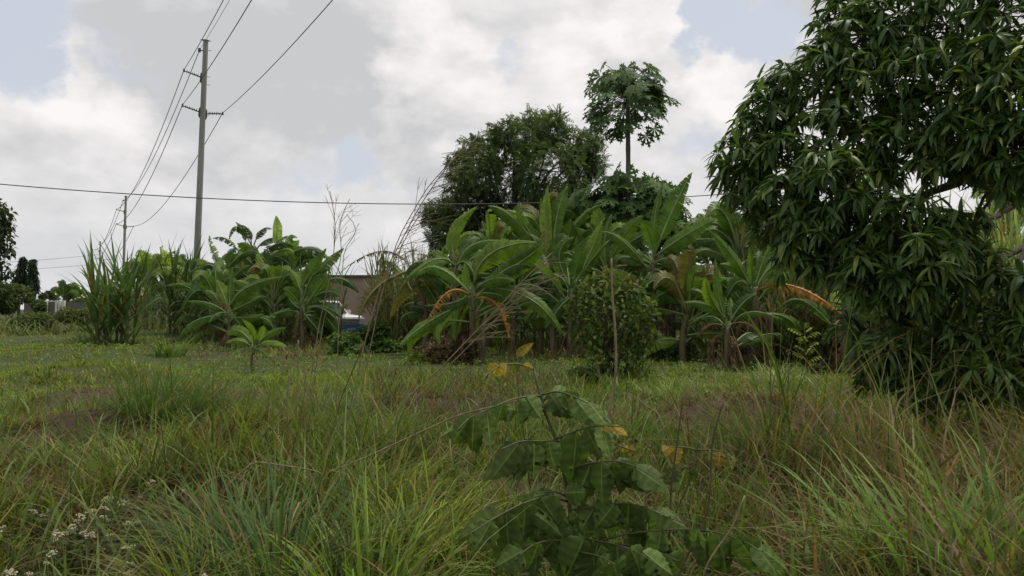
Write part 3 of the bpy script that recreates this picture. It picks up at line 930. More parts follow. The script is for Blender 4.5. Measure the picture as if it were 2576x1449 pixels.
banana(C2, (620, 1255), (615, 1205), 21.5, [
    ((620, 1160), (600, 1040), (525, 948), 62, 0.8, 0.0, 'l'), ((605, 1150), (500, 1040), (398, 1075), 95, 0.8, 0.0, 'l'),
    ((630, 1150), (680, 1060), (700, 1000), 60, 0.9, 0.0, 'l'), ((640, 1160), (750, 1060), (885, 1015), 70, 0.7, 0.0, 'g'),
    ((640, 1170), (760, 1130), (900, 1180), 65, 0.5, 0.0, 'l'), ((600, 1170), (500, 1120), (390, 1140), 60, 0.7, 0.0, 'l'),
    ((610, 1180), (520, 1190), (430, 1240), 60, 0.7, 0.0, 'g'), ((630, 1190), (680, 1200), (740, 1250), 60, 0.7, 0.0, 'g'), ((620, 1170), (560, 1100), (470, 1200), 70, 0.8, 0, 'l')],
    'young bright green banana sucker standing alone in the clearing', 1, 0.05, 0, 'banana plant', GROUPB, 'banana_sucker', 0)
banana(C2, (2010, 1030), (1935, 570), 29, [
    ((1910, 540), (1660, 390), (1305, 575), 75, 0.5, 0.95, 'x', 0.4), ((1900, 550), (1620, 690), (1470, 950), 190, 0.9, 0.35, 'x', -0.6),
    ((1940, 550), (2020, 430), (2200, 410), 60, 0.5, 0.8, 'x'), ((1930, 600), (1850, 560), (1740, 620), 90, 0.7, 0.5, 'x'),
    ((1960, 600), (2050, 560), (2120, 700), 80, 0.7, 0.6, 'b')],
    'withering banana plant with a ragged arching leaf over the house wall', 1, 0.12, 6, nfill=2)
banana(C3, (470, 1240), (468, 730), 27, [
    ((470, 700), (468, 500), (612, 342), 95, 0.85, 0.12, 'l', 0.2), ((465, 720), (340, 680), (138, 822), 115, 0.55, 0.12, 'g', -0.8),
    ((485, 720), (600, 580), (825, 572), 85, 0.5, 0.1, 'g'), ((455, 700), (405, 610), (382, 790), 70, 0.8, 0.15, 'l'),
    ((480, 720), (540, 700), (600, 800), 100, 0.8, 0.2, 'g'), ((455, 740), (390, 800), (370, 910), 110, 0.8, 0.2, 'd'), ((460, 740), (340, 760), (250, 850), 90, 0.6, 0.5, 'x'),
    ((480, 740), (560, 760), (700, 770), 90, 0.6, 0.2, 'd')],
    'banana plant with one bright leaf curling up to the right, left of the centre', 2, 0.13, 6)
banana(C3, (560, 1260), (575, 890), 24, [
    ((590, 840), (700, 640), (990, 568), 170, 0.72, 0.08, 'l', -0.6), ((600, 850), (850, 720), (1045, 566), 150, 0.8, 0.05, 'g', -0.3),
    ((540, 930), (495, 1000), (462, 1225), 110, 0.9, 0.35, 'l'), ((590, 890), (612, 1030), (658, 1235), 120, 0.9, 0.3, 'g'),
    ((555, 905), (420, 890), (282, 1095), 130, 0.6, 0.8, 'o'), ((615, 925), (735, 970), (812, 1195), 115, 0.7, 0.9, 'o'),
    ((620, 860), (930, 920), (1150, 1155), 110, 0.75, 0.1, 'g', -0.6), ((520, 960), (280, 1090), (108, 1235), 90, 0.7, 0.1, 'g'),
    ((540, 960), (366, 1080), (376, 1218), 75, 0.9, 0.05, 'l'), ((560, 880), (470, 950), (270, 970), 90, 0.5, 0.3, 'd'), ((560, 860), (540, 800), (530, 700), 60, 0.9, 0.2, 'l'),
    ((600, 870), (720, 800), (850, 820), 100, 0.7, 0.1, 'g'), ((600, 900), (740, 900), (880, 980), 100, 0.7, 0.25, 'd')],
    'front banana plant with drooping orange dead leaves on both sides', 2, 0.12, 12, nfill=9)
banana(C3, (1120, 1290), (1085, 760), 30, [
    ((1072, 690), (1040, 440), (1058, 214), 105, 1.0, 0.5, 'l', 0.0), ((1060, 700), (850, 430), (676, 338), 110, 0.7, 0.15, 'g'),
    ((1060, 690), (920, 470), (860, 365), 75, 0.8, 0.2, 'g'), ((1090, 680), (1115, 400), (1185, 208), 100, 0.85, 0.15, 'g'),
    ((1100, 700), (1250, 430), (1420, 328), 80, 0.6, 0.4, 'g'), ((1090, 720), (1060, 800), (1090, 950), 120, 0.9, 0.2, 'g'),
    ((1070, 740), (960, 720), (820, 860), 120, 0.7, 0.15, 'd'), ((1100, 730), (1240, 640), (1330, 520), 110, 0.8, 0.2, 'g'), ((1080, 740), (990, 760), (900, 880), 110, 0.8, 0.3, 'd'),
    ((1095, 720), (1180, 560), (1200, 420), 120, 0.9, 0.15, 'd')],
    'tall banana plant with one torn upright leaf like a saw, in the middle', 2, 0.14)
banana(C3, (1200, 1295), (1205, 900), 26.5, [
    ((1200, 860), (1130, 650), (1225, 535), 110, 0.8, 0.1, 'g'), ((1210, 860), (1250, 690), (1290, 600), 100, 0.9, 0.1, 'd'),
    ((1215, 850), (1320, 650), (1402, 425), 120, 0.85, 0.1, 'l'), ((1220, 870), (1290, 740), (1445, 556), 110, 0.8, 0.2, 'g'),
    ((1195, 880), (1110, 780), (990, 832), 110, 0.6, 0.1, 'g'), ((1190, 910), (1060, 960), (920, 900), 100, 0.7, 0.2, 'd'), ((1220, 890), (1340, 800), (1480, 860), 110, 0.6, 0.2, 'd'),
    ((1195, 920), (1120, 1000), (1040, 1120), 110, 0.8, 0.2, 'd')],
    'banana plant behind the round bush, with fan like upright leaves', 3, 0.13, 6)
banana(C3, (1450, 1280), (1435, 790), 28, [
    ((1432, 760), (1418, 560), (1462, 388), 95, 0.95, 0.15, 'g'), ((1440, 740), (1540, 530), (1662, 398), 110, 0.75, 0.1, 'g'),
    ((1450, 720), (1620, 545), (1815, 488), 120, 0.6, 0.12, 'd', -0.4), ((1460, 800), (1600, 742), (1765, 790), 80, 0.5, 0.1, 'g'),
    ((1430, 760), (1370, 640), (1310, 580), 120, 0.9, 0.2, 'g'), ((1440, 770), (1520, 660), (1640, 640), 130, 0.8, 0.2, 'd'), ((1420, 780), (1330, 740), (1240, 780), 110, 0.7, 0.3, 'd'),
    ((1440, 790), (1540, 850), (1640, 960), 120, 0.8, 0.2, 'd')],
    'banana plant rising above the round bush', 2, 0.13)
banana(C3, (1720, 1200), (1725, 700), 26, [
    ((1735, 640), (1850, 360), (1972, 126), 135, 0.85, 0.15, 'g', 0.3), ((1725, 600), (1740, 380), (1792, 178), 65, 0.8, 0.6, 'g'),
    ((1740, 660), (1900, 545), (2110, 425), 130, 0.62, 0.1, 'g', -0.6), ((1745, 680), (1930, 570), (2170, 555), 105, 0.5, 0.1, 'd', -0.3),
    ((1735, 710), (1860, 680), (2085, 795), 120, 0.6, 0.25, 'g', -0.9), ((1730, 740), (1850, 800), (1965, 945), 120, 0.75, 0.3, 'g', -0.9),
    ((1720, 720), (1640, 690), (1540, 780), 110, 0.7, 0.2, 'd'), ((1730, 760), (1780, 860), (1790, 980), 120, 0.9, 0.3, 'g'), ((1725, 760), (1660, 830), (1640, 960), 110, 0.8, 0.3, 'd'),
    ((1740, 760), (1880, 880), (2010, 1040), 90, 0.8, 0.4, 'x', -0.6), ((1735, 680), (1700, 520), (1650, 440), 110, 0.9, 0.2, 'g')],
    'banana plant with a tall pointed leaf against the sky, left of the mango tree', 2, 0.14, 5)
banana(C5, (535, 1165), (545, 800), 22, [
    ((540, 760), (480, 560), (448, 245), 85, 0.9, 0.1, 'g'), ((525, 760), (400, 630), (178, 602), 115, 0.6, 0.15, 'g', -0.5),
    ((530, 740), (410, 560), (368, 395), 110, 0.85, 0.1, 'l'), ((570, 760), (670, 610), (790, 530), 105, 0.75, 0.1, 'd', 0.2),
    ((590, 780), (740, 680), (1000, 742), 95, 0.5, 0.1, 'g', -0.5), ((580, 780), (740, 790), (912, 985), 100, 0.75, 0.3, 'x', -0.6),
    ((510, 790), (400, 790), (295, 890), 90, 0.7, 0.6, 'b'), ((520, 770), (380, 560), (240, 500), 110, 0.8, 0.2, 'g'), ((570, 760), (590, 660), (570, 560), 90, 0.9, 0.1, 'g'), ((520, 790), (430, 720), (330, 740), 100, 0.7, 0.3, 'g')],
    'banana plant with reddish brown stems, right of the round bush', 1, 0.13, 12, nfill=3)
banana(C5, (740, 1160), (765, 520), 23, [
    ((800, 500), (1110, 478), (1525, 738), 190, 0.42, 0.55, 'o', -1.4), ((730, 480), (600, 240), (388, 5), 105, 0.8, 0.15, 'g'),
    ((755, 480), (745, 330), (738, 95), 70, 0.9, 0.15, 'g'), ((785, 480), (880, 330), (1015, 235), 110, 0.75, 0.15, 'l'),
    ((800, 480), (920, 395), (1065, 392), 100, 0.5, 0.15, 'l'), ((735, 500), (640, 430), (540, 560), 140, 0.8, 0.05, 'd', 0.2),
    ((700, 420), (660, 320), (690, 270), 60, 0.9, 0.1, 'y'), ((770, 480), (830, 280), (900, 130), 90, 0.85, 0.15, 'g'),
    ((740, 470), (620, 330), (480, 290), 100, 0.7, 0.2, 'g')],
    'banana plant with one long orange dead leaf arching right', 2, 0.15, 14, nfill=3)
banana(C5, (1500, 1090), (1490, 720), 20.5, [
    ((1490, 690), (1650, 565), (1880, 655), 110, 0.6, 0.1, 'g', -0.4), ((1500, 700), (1680, 622), (1910, 730), 90, 0.5, 0.15, 'g', 0.2),
    ((1500, 740), (1660, 712), (1875, 795), 60, 0.5, 0.6, 'x'), ((1490, 700), (1440, 560), (1480, 470), 110, 0.9, 0.1, 'm'),  ((1490, 720), (1430, 780), (1400, 900), 100, 0.8, 0.5, 'x'),
    ],
    'banana plant half hidden behind the low mango twigs', 1, 0.12, 6, nfill=1)
# plants farther back
for q, (bx_, by_, cx_, cy_, Yd, lab) in enumerate([
        (365, 800, 368, 715, 44, 'distant banana plant with light tops, next to the reed clump'),
        (405, 800, 408, 705, 45, 'distant banana plant with light tops, second right of the reed clump'),
        (440, 800, 440, 710, 46, 'distant banana plant with light tops, just left of the pole'),
        (1290, 850, 1310, 620, 36, 'banana plant in the shade below the neem tree'),
        (1420, 850, 1445, 590, 35, 'banana plant below the lower papaya crown'),
        (1360, 850, 1370, 600, 33, 'banana plant in the thick of the middle grove'),
        (1640, 850, 1640, 610, 32, 'banana plant in the grove under the leaning papaya'),
        (1560, 850, 1570, 600, 34, 'banana plant in front of the papaya trunk'),
        (1800, 850, 1800, 650, 31, 'shaded banana plant behind the one with the pointed leaf'),
        (1930, 850, 1950, 680, 28, 'shaded banana plant behind the orange leaf'),
        (2070, 850, 2060, 690, 29, 'light banana plant seen under the mango crown'),
        (2300, 850, 2290, 690, 26, 'banana plant in the gap under the mango branches'),
        (150, 775, 160, 752, 74, 'tiny far banana plant above the boundary wall'),
        (185, 775, 185, 755, 76, 'tiny far banana plant right above the white posts'),
        (2560, 850, 2545, 600, 24, 'light green banana plant at the right edge behind the mango tree'),
        (600, 850, 610, 720, 41, 'banana plant deep inside the left clump'),
        (720, 850, 730, 700, 40, 'banana plant inside the left clump beside the broad leaf'),
        (540, 860, 545, 770, 34, 'low banana plant at the foot of the power pole side of the left clump'),
        (690, 860, 690, 760, 33, 'low banana plant in the middle of the left clump'),
        (1130, 880, 1120, 770, 29, 'low banana plant left behind the one with orange dead leaves'),
        (1290, 880, 1295, 760, 28, 'low banana plant right behind the one with orange dead leaves'),
        (1360, 880, 1375, 720, 28.5, 'mid high banana plant between the front one and the round bush'),
        (1640, 890, 1650, 760, 28, 'low banana plant in the hollow right of the round bush'),
        (1720, 890, 1730, 790, 25, 'low banana plant left of the one with reddish stems'),
        (1960, 890, 1965, 780, 26, 'low banana plant under the long orange leaf'),
        (2060, 890, 2070, 760, 26.5, 'low banana plant behind the yellow green sapling'),
        (1230, 870, 1235, 650, 33, 'banana plant in the back of the grove left of the saw like leaf'),
        (1500, 870, 1505, 660, 31, 'banana plant in the back of the grove right of the saw like leaf'),
        (1870, 880, 1860, 640, 27, 'banana plant in the back of the grove at the mango crown edge')]):
    lv = []
    n_ = 9 if Yd < 60 else 7
    S = Yd / 30.0
    for i in range(n_):
        a = math.radians(-78 + 156 * (i + rs.rand() * 0.6) / n_) + 0.05
        Ln = (dist := 1.0) * rs.uniform(1.5, 2.3) / (Yd / FPX / 2.515625 * 1.0) / 1.0
        Ln = min(Ln, 150 * 30 / Yd)
        up = math.cos(a); sd = math.sin(a)
        tip = (cx_ + sd * Ln * 1.0, cy_ - up * Ln * 0.95 + abs(sd) * Ln * 0.55)
        mid_ = (cx_ + sd * Ln * 0.5, cy_ - (0.25 + 0.45 * up) * Ln)
        lv.append(((cx_, cy_), mid_, tip, rs.uniform(38, 52) * 30 / Yd, rs.uniform(0.5, 0.95), rs.uniform(0.05, 0.4),
                   'm' if (q in (0, 1, 2) and rs.rand() < 0.6) else rs.choice(list('gdgldgx' if q not in (10, 14) else 'lgmlg')), rs.uniform(-1.2, 1.0)))
    banana((0, 0, 1.0), (bx_, by_), (cx_, cy_), Yd, lv, lab, 1, 0.12, elmax=84)


# ------------------------------------------------------------------ reeds and canes
def reed(px, py, Yd, H, ncane, spread, label, tint, lean=0.25, wid=0.05, leafL=1.3, up=0.5, name='reed_clump', dead=0.15, nl=15, individual=False):
    """a clump of canes, every cane a part that carries its own long leaves"""
    b_ = P(px, py, Yd)
    g = np.array([b_[0], Yd, float(gz(b_[0], Yd))])
    root = thing(name, label, 'reed clump', g, 0, 'reed and cane clumps')
    for i in range(ncane):
        r_ = spread * math.sqrt(rs.rand()); a = rs.rand() * 6.283
        p0 = np.array([r_ * math.cos(a), r_ * math.sin(a) * 0.8, -0.05])
        h = H * rs.uniform(0.55, 0.85)
        out_ = np.array([math.cos(a), math.sin(a), 0]) * lean * h * rs.uniform(0.2, 1.0)
        pts = bez(p0, p0 + out_ * 0.35 + np.array([0, 0, h * 0.55]), p0 + out_ + np.array([0, 0, h]), 7)
        mb = MB()
        c_ = 1.45 * np.asarray(tint) * rs.uniform(0.75, 1.25)
        mb.tube(pts, np.linspace(0.018, 0.008, 7), 4, mixc(c_ * 0.9, STRAW * 0.8, np.array([rs.rand() * 0.5]))[0])
        n = nl
        s = np.linspace(0.06, 1.0, n)
        base = np.array([pts[int(q * 6)] * (1 - (q * 6 - int(q * 6))) + pts[min(6, int(q * 6) + 1)] * (q * 6 - int(q * 6)) for q in s])
        az = a + np.arange(n) * 2.4 + 0.6 * rs.randn(n)
        top = s > 0.8
        el0 = np.where(top, np.radians(rs.uniform(60, 88, n)), np.radians(rs.uniform(40, 75, n)))
        bend = np.where(top, rs.uniform(0.2, 1.0, n), rs.uniform(0.9, 2.4, n)) * (1.3 - up)
        L = leafL * rs.uniform(0.7, 1.25, n) * np.where(s < 0.4, 0.75, 1.0)
        tt = c_[None, :] * rs.uniform(0.75, 1.25, n)[:, None]
        dd = rs.rand(n) < dead * (1.6 - s)
        tt[dd] = (STRAW * 0.75)
        Vb = blades(base, az, L, np.full(n, wid) * rs.uniform(0.7, 1.2, n), el0, bend, 7, rs.uniform(-0.5, 0.5, n))
        Qb, Tb = blade_faces(n, 7)
        if individual:
            co_ = link('cane', mb.mesh('cane', [M_REED]), root)
            m_ = Vb.shape[1]
            q1, t1 = blade_faces(1, 7)
            for k in range(n):
                link('leaf', make_mesh('leaf', Vb[k], q1, t1, [M_REED], tt[k]), co_)
        else:
            mb.add(Vb.reshape(-1, 3), Qb, Tb, np.repeat(tt, Vb.shape[1], 0))
            link('cane', mb.mesh('cane', [M_REED]), root)
    return root


RG = np.array([0.062, 0.105, 0.035])
reed(290, 862, 33, 3.1, 22, 0.85, 'tall reed clump with sword like leaves standing free at left', RG, 0.16, 0.15, 2.3, 0.85, nl=9, individual=True)
reed(462, 850, 37, 3.7, 14, 0.7, 'narrow dark reed clump hugging the power pole', RG * 0.7, 0.08, 0.13, 1.8, 0.9, nl=10, individual=True)
reed(400, 850, 40, 2.6, 22, 1.7, 'low reed bank between the tall reed and the pole', RG * 0.85, 0.2, 0.06, 1.3, 0.3)
reed(1000, 850, 32, 3.7, 32, 1.2, 'cane clump right of the beige house wall', np.array([0.075, 0.098, 0.045]), 0.1, 0.07, 1.6, 0.7, dead=0.35)
reed(1080, 840, 34, 3.8, 26, 1.2, 'cane clump behind the curling bright banana leaf', np.array([0.07, 0.098, 0.04]), 0.1, 0.07, 1.6, 0.7, dead=0.35)
reed(780, 850, 37, 3.4, 24, 1.6, 'cane thicket inside the left banana clump', RG * 0.8, 0.15, 0.06, 1.4, 0.3)
reed(660, 850, 38, 3.0, 24, 1.6, 'cane thicket at the foot of the tall lime leafed banana', RG * 0.75, 0.15, 0.06, 1.4, 0.3)
reed(1880, 860, 27, 4.0, 26, 1.2, 'pale cane clump between banana plants left of the mango crown', np.array([0.09, 0.12, 0.06]), 0.12, 0.06, 1.5, 0.5)
reed(1990, 870, 25, 3.0, 30, 1.3, 'dark cane thicket below the orange banana leaf', RG * 0.6, 0.15, 0.045, 1.1, 0.3, dead=0.3)
reed(2120, 870, 24.5, 3.2, 30, 1.3, 'cane thicket behind the yellow green sapling', RG * 0.65, 0.15, 0.045, 1.1, 0.3, dead=0.35)
reed(2260, 870, 23.5, 3.4, 30, 1.3, 'cane thicket seen through the low mango branches', RG * 0.75, 0.15, 0.045, 1.1, 0.3, dead=0.35)
reed(2400, 870, 22, 3.6, 30, 1.2, 'pale cane thicket behind the leaning mango branch', np.array([0.085, 0.125, 0.045]), 0.15, 0.05, 1.2, 0.4, dead=0.3)
reed(2530, 860, 19, 4.3, 30, 1.1, 'tall yellow green cane clump at the right edge', np.array([0.13, 0.17, 0.055]), 0.12, 0.065, 1.6, 0.6, dead=0.2)
reed(2470, 860, 21, 4.3, 24, 1.0, 'yellow green cane clump left of the tall one at the edge', np.array([0.12, 0.16, 0.05]), 0.12, 0.06, 1.5, 0.6, dead=0.2)
reed(1700, 870, 29, 2.2, 34, 1.6, 'dark dry stalks in the hollow right of the round bush', np.array([0.035, 0.03, 0.022]), 0.1, 0.04, 0.9, 0.4, dead=0.1)


# the dense wall of canes and leaves behind the plants, too tangled to tell apart
def thicket(name, label, n, px0, px1, d0, d1, hmax, L, W, ta, tb, dry, gap=None, el=(20, 88)):
    px = rs.uniform(px0, px1, n); y = rs.uniform(d0, d1, n)
    x = (px - 1288) / 2.515625 / FPX * y
    top = hmax * (0.6 + 0.6 * vnoise(px / 60.0, y * 0.3, 51))
    keep = np.ones(n, bool)
    if gap:
        for g0, g1, gd in gap:
            keep &= ~((px > g0) & (px < g1) & (y < gd))
    px, y, x, top = px[keep], y[keep], x[keep], top[keep]; n = len(px)
    z = rs.rand(n) ** 0.8 * top * 0.75
    base = np.stack([x, y, z], -1)
    az = rs.rand(n) * 6.283
    tt = mixc(np.asarray(ta), np.asarray(tb), rs.rand(n)) * rs.uniform(0.7, 1.3, n)[:, None]
    dd = rs.rand(n) < dry * (1.4 - z / (top + 0.01))
    tt[dd] = mixc(STRAW * 0.8, BROWN, rs.rand(n))[dd]
    me = blade_mesh(name, base, az, L * rs.uniform(0.5, 1.2, n), W * rs.uniform(0.6, 1.3, n), np.radians(rs.uniform(el[0], el[1], n)), rs.uniform(0.5, 2.4, n), 5, tt, M_REED, (1.1, 1.1, 1), rs.uniform(-1, 1, n))
    tag(link(name, me), label, None, None, 'stuff')


thicket('cane_undergrowth', 'tangled green canes and leaves filling the plantation', 15000, 470, 2900, 33.5, 41, 3.4, 1.5, 0.09, (0.055, 0.095, 0.036), (0.10, 0.15, 0.05), 0.2, [(800, 960, 50)])
thicket('side_undergrowth', 'tangled canes beyond the mango tree', 6500, 1880, 2900, 24, 29, 2.6, 1.2, 0.065, (0.05, 0.085, 0.032), (0.10, 0.14, 0.05), 0.28)
thicket('leaf_litter', 'dry brown leaves and straw lying under the banana plants', 2600, 470, 2300, 23.5, 37, 0.35, 0.5, 0.06, (0.06, 0.042, 0.028), (0.12, 0.085, 0.052), 0.1, [(1560, 1800, 26), (830, 1080, 30)], (0, 70))
thicket('far_undergrowth', 'rough weeds at the far edge of the field', 5000, -300, 500, 38, 62, 0.9, 1.0, 0.09, (0.075, 0.105, 0.04), (0.12, 0.15, 0.05), 0.2)
thicket('tree_belt', 'far green belt of bushes closing the view', 9000, 250, 3200, 56, 66, 4.2, 1.8, 0.22, (0.045, 0.075, 0.034), (0.075, 0.105, 0.045), 0.05, [(500, 960, 80)])
thicket('dry_weeds', 'dark brittle weed stems in the middle of the clearing', 2600, 930, 1420, 11.5, 19, 0.30, 0.42, 0.012, (0.05, 0.036, 0.028), (0.12, 0.085, 0.055), 0.1, None, (50, 88))

# ------------------------------------------------------------------ utility poles and wires
AX = nrm(np.array([1.0, 0.53, 0.0]))          # across the line
LN = nrm(np.array([0.53, -1.0, 0.0]))         # along the line, towards the viewer


def pole(px, Yd, H, label, leanx, r0=0.20, r1=0.135, det=True):
    b_ = P(px, 775, Yd)
    g = np.array([b_[0], Yd, 0.0])
    root = thing('power_pole', label, 'power pole', g, 0, 'concrete power poles of the line')
    mb = MB()
    top = np.array([leanx * H, 0, H])
    n = 12
    pts = [top * s + np.array([0, 0, -0.3 * (1 - s)]) for s in np.linspace(0, 1, n)]
    mb.tube(pts, np.linspace(r0, r1, n), 8)
    link('shaft', mb.mesh('shaft', [M_POLE], False), root)
    at = lambda z: np.array([leanx * z, 0, z])
    mb = MB()
    mb.tube([at(H), at(H) + np.array([0, 0, 0.07])], [r1 * 1.5, r1 * 0.3], 6)
    mb.tube([at(H) - AX * r1 * 2, at(H) + np.array([0, 0, 0.05]), at(H) + AX * r1 * 2.0], [0.02, 0.03, 0.02], 4)
    link('pole_cap', mb.mesh('pole_cap', [M_INS], False), root)
    ends = []
    zs = [(H * 0.8775, -1), (H * 0.7615, -1), (H * 0.758, 1)]
    for z, sg in zs:
        mb = MB()
        a = at(z) + AX * sg * r1
        e = a + AX * sg * 0.86 + np.array([0, 0, 0.20 if sg < 0 else 0.06])
        mb.tube([a - np.array([0, 0, 0.04]), e], [0.035, 0.028], 6)
        mb.tube([e + np.array([0, 0, -0.07]), e + np.array([0, 0, 0.10])], [0.045, 0.045], 6)
        o = link('insulator', mb.mesh('insulator', [M_INS], False), root)
        if det:
            for k in range(7):
                q = 0.22 + 0.62 * k / 6
                c_ = a + (e - a) * q; d = nrm(e - a)
                mb = MB()
                mb.tube([c_ - d * 0.03, c_, c_ + d * 0.012], [0.035, 0.105 if k % 2 == 0 else 0.075, 0.035], 8)
                link('shed', mb.mesh('shed', [M_INS], False), o)
        mb = MB()
        q0 = at(z - 0.35) + AX * sg * r1 * 1.0; q1 = at(z + 0.22) + AX * sg * r1 * 1.0
        mb.tube([q0, q0 + AX * sg * 0.04 + np.array([0, 0, .12]), q1 + AX * sg * 0.03 - np.array([0, 0, .1]), q1], [0.03, 0.05, 0.05, 0.03], 5)
        link('bracket', mb.mesh('bracket', [M_INS], False), root)
        ends.append(g + e + np.array([0, 0, 0.05]))
    mb = MB()
    a = at(H - 0.55)
    mb.tube([a, a - AX * (r1 + 0.16)], [0.03, 0.03], 4)
    mb.tube([a - AX * (r1 + 0.16) - np.array([0, 0, .1]), a - AX * (r1 + 0.16) + np.array([0, 0, .1])], [0.07, 0.07], 6)
    link('top_clamp', mb.mesh('top_clamp', [M_INS], False), root)
    ends.append(g + a - AX * (r1 + 0.16))
    if det:
        for z in (H - 0.5, H * 0.88, H * 0.853, H * 0.75):
            mb = MB(); mb.tube([at(z) + AX * r1 * 0.8, at(z) + AX * (r1 + 0.17)], [0.015, 0.015], 4)
            link('step_bolt', mb.mesh('step_bolt', [M_INS], False), root)
        for z in (2.6, 3.6, 3.9):
            mb = MB(); mb.tube([at(z), at(z + 0.05)], [r0 * 0.99, r0 * 0.99], 8)
            link('strap', mb.mesh('strap', [M_INS], False), root)
    return ends


POLE_H = 15.78
e1 = pole(487, 42, POLE_H, 'nearest tall grey power pole with three long insulators', 0.032)
e2 = pole(307, 101, POLE_H, 'second power pole rising above the tall reed clump', 0.02)
e3 = pole(250, 170, POLE_H, 'farthest small power pole left of the tall reed', 0.0, det=False)


def wire(name, a, b_, sag, label, r=0.014, n=24, cat='wire', group='power line wires', r2=None):
    s = np.linspace(0, 1, n)[:, None]
    pts = np.asarray(a)[None] * (1 - s) + np.asarray(b_)[None] * s
    pts[:, 2] -= 4 * sag * (s * (1 - s))[:, 0]
    V_, Q_, T_ = tube(pts, np.linspace(r, r if r2 is None else r2, n), 5)
    o = link(name, make_mesh(name, V_, Q_, T_, [M_WIRE]))
    tag(o, label, cat, group)


nearE = []
for e in e1:                                        # the next pole of the line stands behind the viewer
    nearE.append(e + LN * 66.0 + np.array([0, 0, 0.3]))
nm = ['upper left', 'lower left', 'right hand', 'pole top']
for k in range(4):
    wire('power_wire', e1[k], nearE[k], 1.6, f'thick power wire from the {nm[k]} insulator overhead to the viewer' if k < 3 else 'thin power wire from the pole top overhead to the viewer', 0.016 if k < 3 else 0.010)
    wire('power_wire', e1[k], e2[k], 1.5, f'power wire between first and second pole at the {nm[k]} insulator', 0.020, r2=0.03)
    wire('power_wire', e2[k], e3[k], 1.5, f'far power wire between second and third pole at the {nm[k]} insulator', 0.030, r2=0.045)
for k, (y0_, y1_) in enumerate(((663, 640), (676, 664))):
    wire('power_wire', P(-350, y0_ + 6, 120), P(250, y1_, 170), 0.6, ('upper' if k == 0 else 'lower') + ' faint far wire running left of the farthest pole', 0.03)

gpole = thing('power_pole', 'thin grey pole half hidden by the left edge of the mango tree', 'power pole', (P(1829, 775, 40)[0], 40, 0), 0, 'concrete power poles of the line')
mb = MB(); hp = P(1829, 480, 40)[2]
mb.tube([(0, 0, -0.2), (0, 0, hp * 0.5), (0, 0, hp)], [0.13, 0.11, 0.09], 8); link('shaft', mb.mesh('shaft', [M_POLE], False), gpole)
mb = MB(); mb.tube([(-0.3, 0, hp - 0.15), (0.3, 0, hp - 0.15)], [0.03, 0.03], 5); link('crossarm', mb.mesh('crossarm', [M_INS], False), gpole)
a = P(-260, 438, 34); b_ = P(1829, 488, 40)
wire('service_cable', a, b_, 0.85, 'single sagging cable crossing the whole sky', 0.023, 60, 'cable', None)
wire('service_cable', P(1829, 500, 40), P(1500, 720, 46), 0.5, 'short cable dropping left from the half hidden pole', 0.02, 16, 'cable', None)


# ------------------------------------------------------------------ buildings
def house_box(root, x0, x1, y0, y1, h, mat, name='wall'):
    mb = MB(); mb.box((x0, y0, -0.3), (x1, y1, h)); link(name, mb.mesh(name, [mat], False), root)


hx0 = P(790, 775, 50)[0]; hz = P(900, 693, 50)[2]
root = thing('house', 'plain beige plastered house behind the parked truck', 'house', (hx0, 50, 0))
house_box(root, 0, 8.5, 0, 9.0, hz - 0.12, M_PLAST)
mb = MB(); mb.prism([(-0.15, hz - 0.118), (8.65, hz - 0.118), (8.65, hz + 0.02), (-0.15, hz + 0.02)], -0.22, 9.2); link('roof', mb.mesh('roof', [M_ROOFD], False), root)
for i, xx in enumerate((5.6, 7.1)):
    mb = MB(); mb.box((xx, -0.04, 1.2), (xx + 0.9, 0.02, 2.4)); f_ = link('window', mb.mesh('window', [M_WHITE], False), root)
    mb = MB(); mb.box((xx + 0.08, -0.06, 1.28), (xx + 0.82, -0.042, 2.32)); link('pane', mb.mesh('pane', [M_GLASS], False), f_)

g = P(530, 775, 66)
root = thing('house', 'cream house with pink roofs behind the power pole', 'house', (g[0], 66, 0))
house_box(root, -3.2, 3.2, 0, 7, P(0, 742, 66)[2], M_CREAM)
z1 = P(0, 742, 66)[2]; z2 = P(0, 715, 66)[2]; z3 = P(0, 676, 66)[2]


def hip(root, x0, x1, y0, y1, za, zb, inset, mat, ribs=10):
    V_ = [(x0, y0, za), (x1, y0, za), (x1, y1, za), (x0, y1, za), (x0 + inset, y0 + inset, zb), (x1 - inset, y0 + inset, zb), (x1 - inset, y1 - inset, zb), (x0 + inset, y1 - inset, zb)]
    mb = MB(); mb.add(V_, [(0, 1, 5, 4), (1, 2, 6, 5), (2, 3, 7, 6), (3, 0, 4, 7), (4, 5, 6, 7), (0, 3, 2, 1)])
    r_ = link('roof', mb.mesh('roof', [mat], False), root)
    for i in range(ribs):
        xx = x0 + (x1 - x0) * (i + 0.5) / ribs
        t_ = min(1.0, max(0.0, min(xx - x0, x1 - xx) / inset))
        mb = MB(); mb.tube([(xx, y0 - 0.01, za + 0.02), (xx, y0 + inset * t_, za + (zb - za) * t_ + 0.02)], [0.04, 0.04], 4)
        link('roof_rib', mb.mesh('roof_rib', [mat], False), r_)


hip(root, -3.8, 3.8, -0.6, 7.6, z1 + 0.003, z2, 1.6, M_PINK)
house_box(root, -2.0, 2.0, 1.4, 5.6, z2 + 0.55, M_CREAM, 'upper_wall')
hip(root, -2.5, 2.5, 0.9, 6.1, z2 + 0.553, z3, 1.3, M_PINK, 8)
for xx in (-1.5, 0.6):
    mb = MB(); mb.box((xx, -0.05, 0.9), (xx + 0.9, 0.02, 2.0)); f_ = link('window', mb.mesh('window', [M_WHITE], False), root)
    mb = MB(); mb.box((xx + 0.08, -0.075, 0.98), (xx + 0.82, -0.053, 1.92)); link('pane', mb.mesh('pane', [M_GLASS], False), f_)

